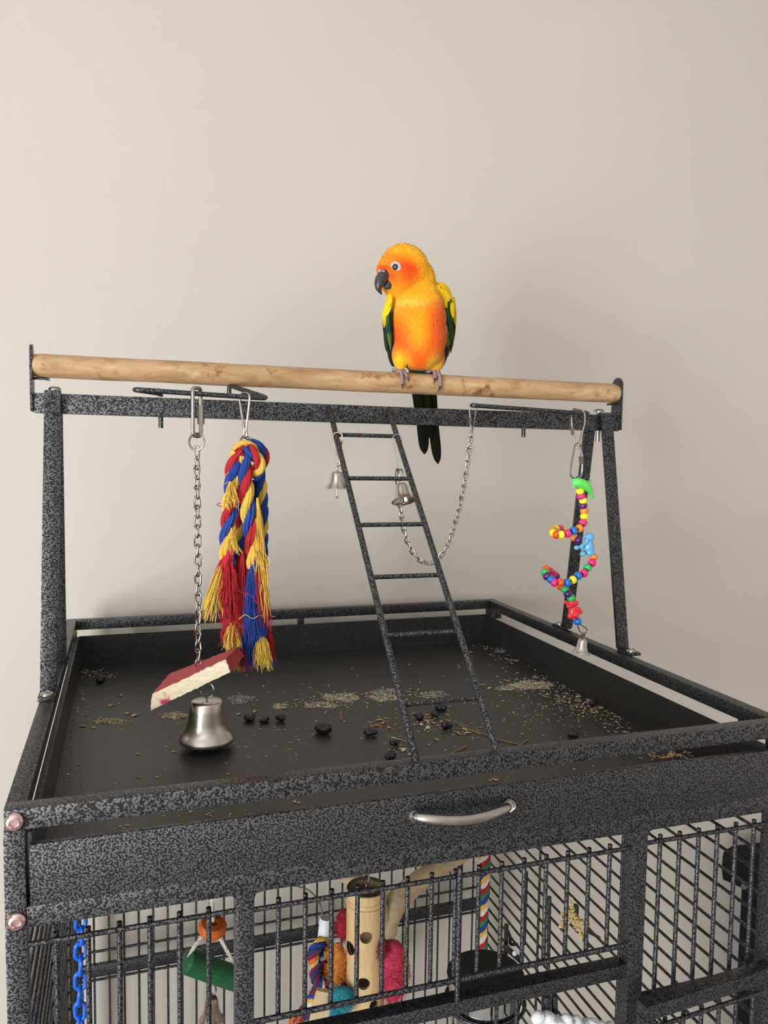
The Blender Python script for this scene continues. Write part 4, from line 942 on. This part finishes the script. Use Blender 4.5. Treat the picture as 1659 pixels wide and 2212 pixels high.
MB().beam(ip(1245, 1955, .008), ip(1242, 1990, .008), .007, .010, CR).beam(ip(1244, 1998, .012), ip(1272, 2046, .012), .007, .004, CR).beam(ip(1262, 2008, .014), ip(1296, 2026, .014), .004, .004, CR).build('clip', M_BLK, mi, 35)
# black mounting hardware by the side bars
hw = thing('bracket', 'black metal hanging bracket on the side bars behind the steel cup', 'bracket', at(1100, 2060, X=.79)); YK = at(1100, 2040, X=.79).y; gh = mpp(at(1100, 2040, Y=YK))
def hpnt(u, v, d=0.): return at(u, v, Y=YK+d)
MB().beam(hpnt(1094, 1996), hpnt(1092, 2065), 9*gh, 6*gh, CR).build('plate', M_BLK, hw, 35)
MB().tube(fillet([hpnt(1092, 2000), hpnt(1102, 2022), hpnt(1102, 2040), hpnt(1118, 2040)], .004), 3.5*gh, 8).build('wire', M_BLK, hw)
MB().beam(hpnt(1088, 2042, -.01), hpnt(1125, 2075, -.02), 12*gh, 5*gh, CU).build('arm', M_BLK, hw, 35)
MB().ball(hpnt(1112, 2059, -.025), (6*gh, 4*gh, 6*gh)).build('knob', simple('white_plastic_knob', (.7, .72, .74), None, .4), hw)
for u, v0, v1, yy in ((1137, 1883, 2040, at(1137, 1960, X=.794).y), (1187, 1937, 2100, at(1187, 2000, X=.794).y)):
    o = rod('hanging_rod', at(u, v0, Y=yy), at(u-5 if u < 1150 else u-3, v1, Y=yy), .0034, hw); 
# white mineral block low in the cage
yq = at(1318, 2214, X=.796).y
wb = thing('mineral_block', 'chalky white gnawed mineral block with a grey stain', 'mineral block', at(1235, 2230, Y=yq)); gq = mpp(at(1235, 2200, Y=yq))
m = MB()
tl_, tr_ = at(1163, 2192, Y=yq), at(1318, 2214, Y=yq); ax_ = tr_-tl_
m.beam(tl_+ax_*.02-V((0, 0, .045)), tr_-V((0, 0, .045)), .085, .022, (0, 0, 1), .006)
for k in range(9): m.ball(tl_+ax_*(k/8)+V((0, 0, -.004+.003*math.sin(k*2.3))), (.011, .010, .008+.002*math.cos(k*1.7)), 12, 8)
def chalk():
    mm, t, b_ = nt('chalky_white'); v = coords(t); f = noise_tex(t, v, 60, 4, .6); r = ramp(t, f, [(.30, (.22, .22, .20)), (.38, (.74, .76, .76)), (.7, (.82, .84, .85))])
    t.links.new(r.outputs[0], b_.inputs['Base Color']); b_.inputs['Roughness'].default_value = .9; bump(t, b_, noise_tex(t, v, 130, 4), .6, .002); return mm
wbo = remeshed(m, .0012, 'block', chalk(), wb, 2)
for vv in wbo.data.vertices: vv.co += vv.normal*(noise.noise(vv.co*70)*.0022+noise.noise(vv.co*300)*.0004)
for u, w in ((1180, 11), (1198, 7)): rod('hanging_post', at(u, 2150, Y=yq+.013), at(u, 2245, Y=yq+.013), w*gq, wb)
# black cabinet corner standing beyond the cage
kb = thing('black_tower', 'black plastic tower with a jutting head and round knob standing beyond the side bars', 'appliance', V((1.52, .70, Z0)))
def tp(u, v, d=0.):
    p = at(u, v, Y=.70); return p+V((p.x-CAM.x, p.y-CAM.y, 0)).normalized()*d
m = MB(); prof = [(1559, 1880), (1562, 1866), (1580, 1853), (1660, 1842), (1740, 1840), (1740, 1990), (1660, 1960), (1602, 1918), (1562, 1900)]
f0 = [m.addv(tp(u, v)) for u, v in prof]; f1 = [m.addv(tp(u, v, .06)) for u, v in prof]; m.face(f0); m.face(f1[::-1])
for k in range(len(prof)): m.face((f0[k], f0[(k+1) % len(prof)], f1[(k+1) % len(prof)], f1[k]))
m.build('head', M_MATT, kb, 30)
m = MB(); cq = [tp(1602, 1922, .012), tp(1740, 1922, .012), tp(1740, 1922, .06), tp(1602, 1922, .06)]
f0 = [m.addv(p) for p in cq]; f1 = [m.addv(V((p.x, p.y, Z0))) for p in cq]; m.face(f0); m.face(f1[::-1])
for k in range(4): m.face((f0[k], f0[(k+1) % 4], f1[(k+1) % 4], f1[k]))
m.build('column', M_MATT, kb, 30)
MB().lathe([(0, .004), (.008, .004), (.010, .001), (.010, 0)], 20, Matrix.Translation(tp(1607, 1912, -.001)) @ FRONT).build('knob', M_STEEL2, kb)
# ------------------------------------------------------------------ litter on the tray floor
ZF = tzf+.0002
def fp(u, v, h=0.): return at(u, v, Z=ZF+h)
rng = random.Random(11)
M_BERRY = simple('shrivelled_black_berry', (.006, .005, .009), (.018, .014, .022), .38, 0, 250, 4, bstr=.5)
M_HUSK = {'tan': simple('tan_husk', (.50, .32, .15), (.38, .22, .10), .75, 0, 500), 'pale': simple('pale_husk', (.62, .54, .36), (.48, .40, .24), .8, 0, 500), 'rust': simple('rust_husk', (.40, .15, .05), (.28, .10, .03), .7, 0, 500), 'olive': simple('olive_husk', (.30, .26, .07), (.20, .18, .05), .8, 0, 500)}
def berry(u, v, s, label):
    c = fp(u, v); g_ = mpp(c); m = MB(); r = s*g_*1.25
    for k in range(rng.randint(3, 5)):
        o = V((rng.uniform(-.5, .5), rng.uniform(-.5, .5), 0))*r; rr = r*rng.uniform(.40, .62); m.ball(c+o+V((0, 0, rr*.8)), (rr*rng.uniform(.8, 1.2), rr*rng.uniform(.8, 1.2), rr*.85), 10, 8)
    me = remeshed(m, max(.0009, r*.11), 'dried_berry', M_BERRY, None, 1, keep=True)
    for vv in me.vertices: vv.co += vv.normal*noise.noise(vv.co*500)*r*.16
    lo = min(vv.co.z for vv in me.vertices)
    for vv in me.vertices: vv.co.z -= lo-ZF-.0001; vv.co -= c
    me.polygons.foreach_set('use_smooth', [True]*len(me.polygons)); o = bpy.data.objects.new('dried_berry', me); COL.objects.link(o); o.location = c; ORI[o.name] = c
    tag(o, label, 'berry', 'dried berries on the tray')
for u, v, s, l in ((539, 1557, 12, 'shrivelled black berry lying alone on the tray beside the big bell'), (571, 1561, 9, 'flattened black berry between two rounder ones near the big bell'), (604, 1559, 11, 'lumpy black berry third in the row beside the big bell'),
                   (690, 1583, 17, 'widest shrivelled black berry cluster on the open tray floor'), (799, 1588, 13, 'tall black berry beside flakes of tan seed husk'), (853, 1610, 12, 'black berry next to pale crumbs near the ladder foot'), (845, 1639, 13, 'greyish bloomed black berry nearest the tray rim by the ladder foot'),
                   (220, 1474, 11, 'black berry near the back corner of the tray by the splayed legs'), (902, 1555, 11, 'black berry touching the ladder rail inside the husk heap'), (950, 1533, 12, 'black berry just under the lowest ladder rung'), (938, 1548, 10, 'black berry half buried in the husk heap under the ladder'), (965, 1572, 11, 'shiny black berry at the edge of the husk heap under the ladder'),
                   (1240, 1594, 12, 'black berry beyond the ladder towards the rim'), (1278, 1526, 11, 'black berry among pale crumbs along the tray side wall')): berry(u, v, s, l)
def husk_mesh(m, c, r, asp, a, lift):
    d = V((math.cos(a), math.sin(a), 0)); s = V((-d.y, d.x, 0)); n = 6; ids = []
    for k in range(n):
        t = 2*math.pi*k/n; ids.append(m.addv(c+d*(math.cos(t)*r)+s*(math.sin(t)*r*asp)+V((0, 0, .0003+lift*r*(math.sin(t)**2)))))
    top = m.addv(c+V((0, 0, .0004+r*.32)))
    for k in range(n): m.face((ids[k], ids[(k+1) % n], top))
def husk(u, v, s, kind, label=None):
    c = fp(u, v); r = s*mpp(c); m = MB(); husk_mesh(m, V((0, 0, 0)), r, rng.uniform(.4, .65), rng.uniform(0, 3.1), .2)
    me = m.mesh('seed_husk', M_HUSK[kind]); o = bpy.data.objects.new('seed_husk', me); COL.objects.link(o); o.location = c; ORI[o.name] = c
    LM = (('beside the big silver bell', 446, 1600), ('by the splayed legs in the tray corner', 170, 1520), ('under the red wooden block', 330, 1560), ('below the rope tassel', 570, 1500), ('in the heap between the ladder rails', 935, 1560), ('among the black berries by the ladder foot', 845, 1590), ('beside the dry stem past the ladder', 1010, 1585), ('behind the ladder', 1050, 1500), ('along the tray side wall', 1260, 1515), ('on the bare tray floor near the drawer front', 300, 1670))
    near = min(LM, key=lambda q: math.hypot(q[1]-u, (q[2]-v)*1.6))[0]; size = 'large' if s >= 8.5 else ('small' if s <= 6 else 'middling')
    l = size+' '+{'tan': 'tan', 'pale': 'pale cream', 'rust': 'rust-brown', 'olive': 'olive-green'}[kind]+' husk flake '+near
    tag(o, l, 'husk', size+' '+kind+' husk flakes '+near)
for u, v, s, k in ((298, 1629, 6, 'tan'), (154, 1591, 5, 'rust'), (158, 1553, 5, 'rust'), (261, 1502, 6, 'tan'), (240, 1524, 8, 'tan'), (202, 1572, 6, 'pale'), (168, 1651, 4, 'tan'), (146, 1673, 4, 'pale'), (300, 1680, 6, 'rust'), (339, 1679, 5, 'tan'), (358, 1663, 3, 'pale'), (375, 1624, 5, 'pale'),
                   (274, 1541, 8, 'tan'), (290, 1546, 8, 'pale'), (180, 1569, 8, 'olive'), (230, 1561, 10, 'olive'), (254, 1554, 9, 'olive'), (358, 1543, 9, 'olive'), (385, 1540, 9, 'olive'), (395, 1551, 8, 'olive'), (551, 1537, 9, 'tan'), (516, 1543, 6, 'pale'), (600, 1524, 10, 'tan'), (612, 1530, 8, 'pale'),
                   (820, 1556, 9, 'tan'), (815, 1568, 10, 'rust'), (828, 1562, 9, 'tan'), (840, 1572, 6, 'tan'), (880, 1585, 8, 'rust'), (862, 1598, 7, 'tan'), (872, 1620, 11, 'pale'), (850, 1595, 7, 'pale'), (886, 1630, 8, 'tan'), (805, 1650, 7, 'tan'), (943, 1598, 8, 'tan'), (990, 1585, 9, 'olive'), (1002, 1576, 10, 'tan'), (1010, 1584, 9, 'pale'),
                   (910, 1565, 8, 'pale'), (922, 1558, 9, 'tan'), (918, 1545, 8, 'rust'), (935, 1562, 8, 'tan'), (895, 1542, 8, 'olive'), (925, 1572, 9, 'pale'), (955, 1560, 7, 'rust'), (1055, 1580, 7, 'olive'), (1040, 1520, 6, 'tan'), (1058, 1487, 8, 'pale'), (1046, 1480, 6, 'tan'), (1350, 1582, 7, 'pale'), (1180, 1526, 6, 'tan'), (1160, 1545, 5, 'tan'),
                   (1270, 1513, 9, 'tan'), (1250, 1505, 8, 'pale'), (1300, 1530, 8, 'tan'), (1232, 1509, 7, 'rust'), (1330, 1548, 7, 'rust'), (1115, 1428, 8, 'olive'), (1142, 1440, 5, 'rust')): husk(u, v, s, k)
# twigs
M_TWIG = simple('dry_stem', (.34, .19, .07), (.24, .12, .04), .7, 0, 300)
for pts, l in (([(920, 1648), (940, 1643), (962, 1637), (980, 1625), (995, 1618), (1008, 1612)], 'long bent dry stem between the ladder feet'), ([(985, 1560), (1015, 1577), (1045, 1585), (1080, 1598), (1120, 1607)], 'brown dry stem running under the ladder rail'), ([(1113, 1619), (1124, 1609), (1140, 1597)], 'short dry stem beyond the ladder foot'), ([(736, 1538), (738, 1556)], 'short greenish stem standing alone mid tray')):
    r0 = fp(*pts[0]); m = MB(); P = spline([fp(u, v, .0012)-r0 for u, v in pts], 5); m.tube(P, .0008, 6)
    o = m.build('dry_stem', M_TWIG); o.location = r0; tag(o, l, 'stem')
# downy feathers
M_DOWN = simple('white_down', (.30, .33, .35), (.2, .22, .24), .9)
for u, v, s, l in ((1080, 1410, 13, 'wispy white down feather by the tray side wall'), (1157, 1466, 8, 'tiny white down feather on the pale crumb patch')):
    c = fp(u, v); m = MB(); r = s*mpp(c)
    for k in range(60):
        d = V((rng.gauss(0, 1), rng.gauss(0, 1), abs(rng.gauss(0, .8)))).normalized(); m.tube([V((0, 0, .0005)), d*r*.5+V((0, 0, .0008)), d*r*rng.uniform(.7, 1.1)+V((0, 0, .0004))], .00012, 3, caps=False)
    o = m.build('down_feather', M_DOWN, fix=False); o.location = c; tag(o, l, 'feather')
# crumbs nobody could count
def crumbs(name, label, spots, mat, smin_, smax_):
    m = MB(); c0 = fp(*spots[0][:2])
    for u, v, su, sv, n in spots:
        for _ in range(n):
            uu, vv = rng.gauss(u, su), rng.gauss(v, sv); p = fp(uu, vv)
            if not (tx0+.004 < p.x < tx1-.004 and .006 < p.y < ty1-.004): continue
            husk_mesh(m, p-c0, rng.uniform(smin_, smax_)*mpp(p), rng.uniform(.4, .9), rng.uniform(0, 3.1), .15)
    o = m.build(name, mat, fix=False); o.location = c0; tag(o, label, 'crumbs'); stuff(o)
crumbs('pale_crumbs', 'pale husk crumbs strewn across the tray floor', [(1150, 1475, 36, 8, 190), (1120, 1483, 20, 6, 60), (1210, 1498, 34, 14, 110), (1275, 1525, 36, 14, 160), (1330, 1553, 36, 12, 80), (1105, 1425, 30, 14, 50), (1060, 1400, 26, 10, 40), (830, 1500, 26, 6, 70), (735, 1508, 26, 7, 90), (700, 1520, 36, 6, 60), (870, 1500, 30, 8, 40), (1000, 1520, 300, 70, 120), (700, 1560, 330, 70, 160), (1180, 1540, 60, 30, 80), (190, 1455, 30, 8, 60), (170, 1520, 14, 40, 60), (930, 1556, 30, 12, 50), (1350, 1585, 20, 8, 16)], M_HUSK['pale'], .9, 3.6)
crumbs('tan_crumbs', 'tan husk crumbs strewn across the tray floor', [(925, 1560, 30, 14, 60), (825, 1562, 22, 12, 36), (1275, 1520, 40, 14, 60), (735, 1508, 30, 8, 50), (240, 1555, 40, 8, 50), (380, 1546, 20, 6, 30), (1010, 1578, 26, 8, 36), (868, 1612, 16, 12, 30), (700, 1570, 300, 60, 50), (600, 1528, 10, 6, 12), (1420, 1640, 1, 1, 0)], M_HUSK['tan'], 1.2, 4.2)
# flat dried droppings
def dropping(u, v, ru, rv, label, cream):
    c = fp(u, v); a = fp(u+ru, v)-c; d = fp(u, v-rv)-c; m = MB(); n = 40; ids = []
    for k in range(n):
        t = 2*math.pi*k/n; w = 1+.45*noise.noise((math.cos(t)*1.6+u*1.37, math.sin(t)*1.6, v*.13))+.30*noise.noise((math.cos(t)*4+u*.7, math.sin(t)*4, v*.3)); ids.append(m.addv(a*(math.cos(t)*w)+d*(math.sin(t)*w)+V((0, 0, .0001))))
    mid = [m.addv(m.v[i]*.55+V((0, 0, .0006))) for i in ids]
    for k in range(n): m.face((ids[k], ids[(k+1) % n], mid[(k+1) % n], mid[k]))
    m.face(mid); o = m.build('dried_dropping', cream); o.location = c; tag(o, label, 'dropping', 'dried droppings on the tray')
M_DRP = simple('chalky_dropping', (.30, .30, .27), (.055, .055, .05), .85, 0, 220, 4, .40, .56); M_DRP2 = simple('speckled_dropping', (.50, .46, .32), (.06, .055, .04), .85, 0, 330, 4, .42, .54)
for u, v, ru, rv, l, mt in ((521, 1510, 26, 9, 'round chalky grey dropping behind the big bell', M_DRP), (938, 1499, 30, 8, 'chalky grey dropping under the ladder', M_DRP), (830, 1496, 26, 9, 'smeared grey dropping beside the ladder rail', M_DRP), (740, 1506, 36, 9, 'speckled cream dropping patch mid tray', M_DRP2), (690, 1523, 40, 7, 'long speckled cream dropping streak mid tray', M_DRP2), (835, 1507, 34, 7, 'speckled cream dropping patch touching the ladder rail', M_DRP2), (605, 1526, 18, 6, 'small speckled cream dropping near the rope tassel', M_DRP2),
                            (1150, 1480, 46, 10, 'large speckled cream dropping patch by the side wall', M_DRP2), (1090, 1487, 20, 5, 'thin speckled dropping beyond the ladder', M_DRP2), (240, 1558, 36, 6, 'speckled dropping streak near the splayed legs', M_DRP2), (380, 1547, 30, 7, 'speckled dropping patch beside the wooden block', M_DRP2)): dropping(u, v, ru, rv, l, mt)
# crumbs showing in the slot behind the drawer front
m = MB(); c0 = fp(1440, 1640)
for u, v, su, sv, n in ((1440, 1632, 26, 5, 60), (1490, 1625, 12, 5, 30), (270, 1783, 8, 3, 5), (470, 1757, 60, 5, 26), (640, 1730, 10, 3, 8), (1070, 1684, 14, 4, 10)):
    for _ in range(n):
        p = at(rng.gauss(u, su), rng.gauss(v, sv), Z=ZF)
        if p.y < .003 or p.x > tx1-.003: continue
        husk_mesh(m, p-c0, rng.uniform(1.5, 5.5)*mpp(p), rng.uniform(.4, .8), rng.uniform(0, 3.1), .15)
o = m.build('slot_crumbs', M_HUSK['tan'], fix=False); o.location = c0; tag(o, 'tan husk crumbs in the slot behind the drawer front', 'crumbs'); stuff(o)
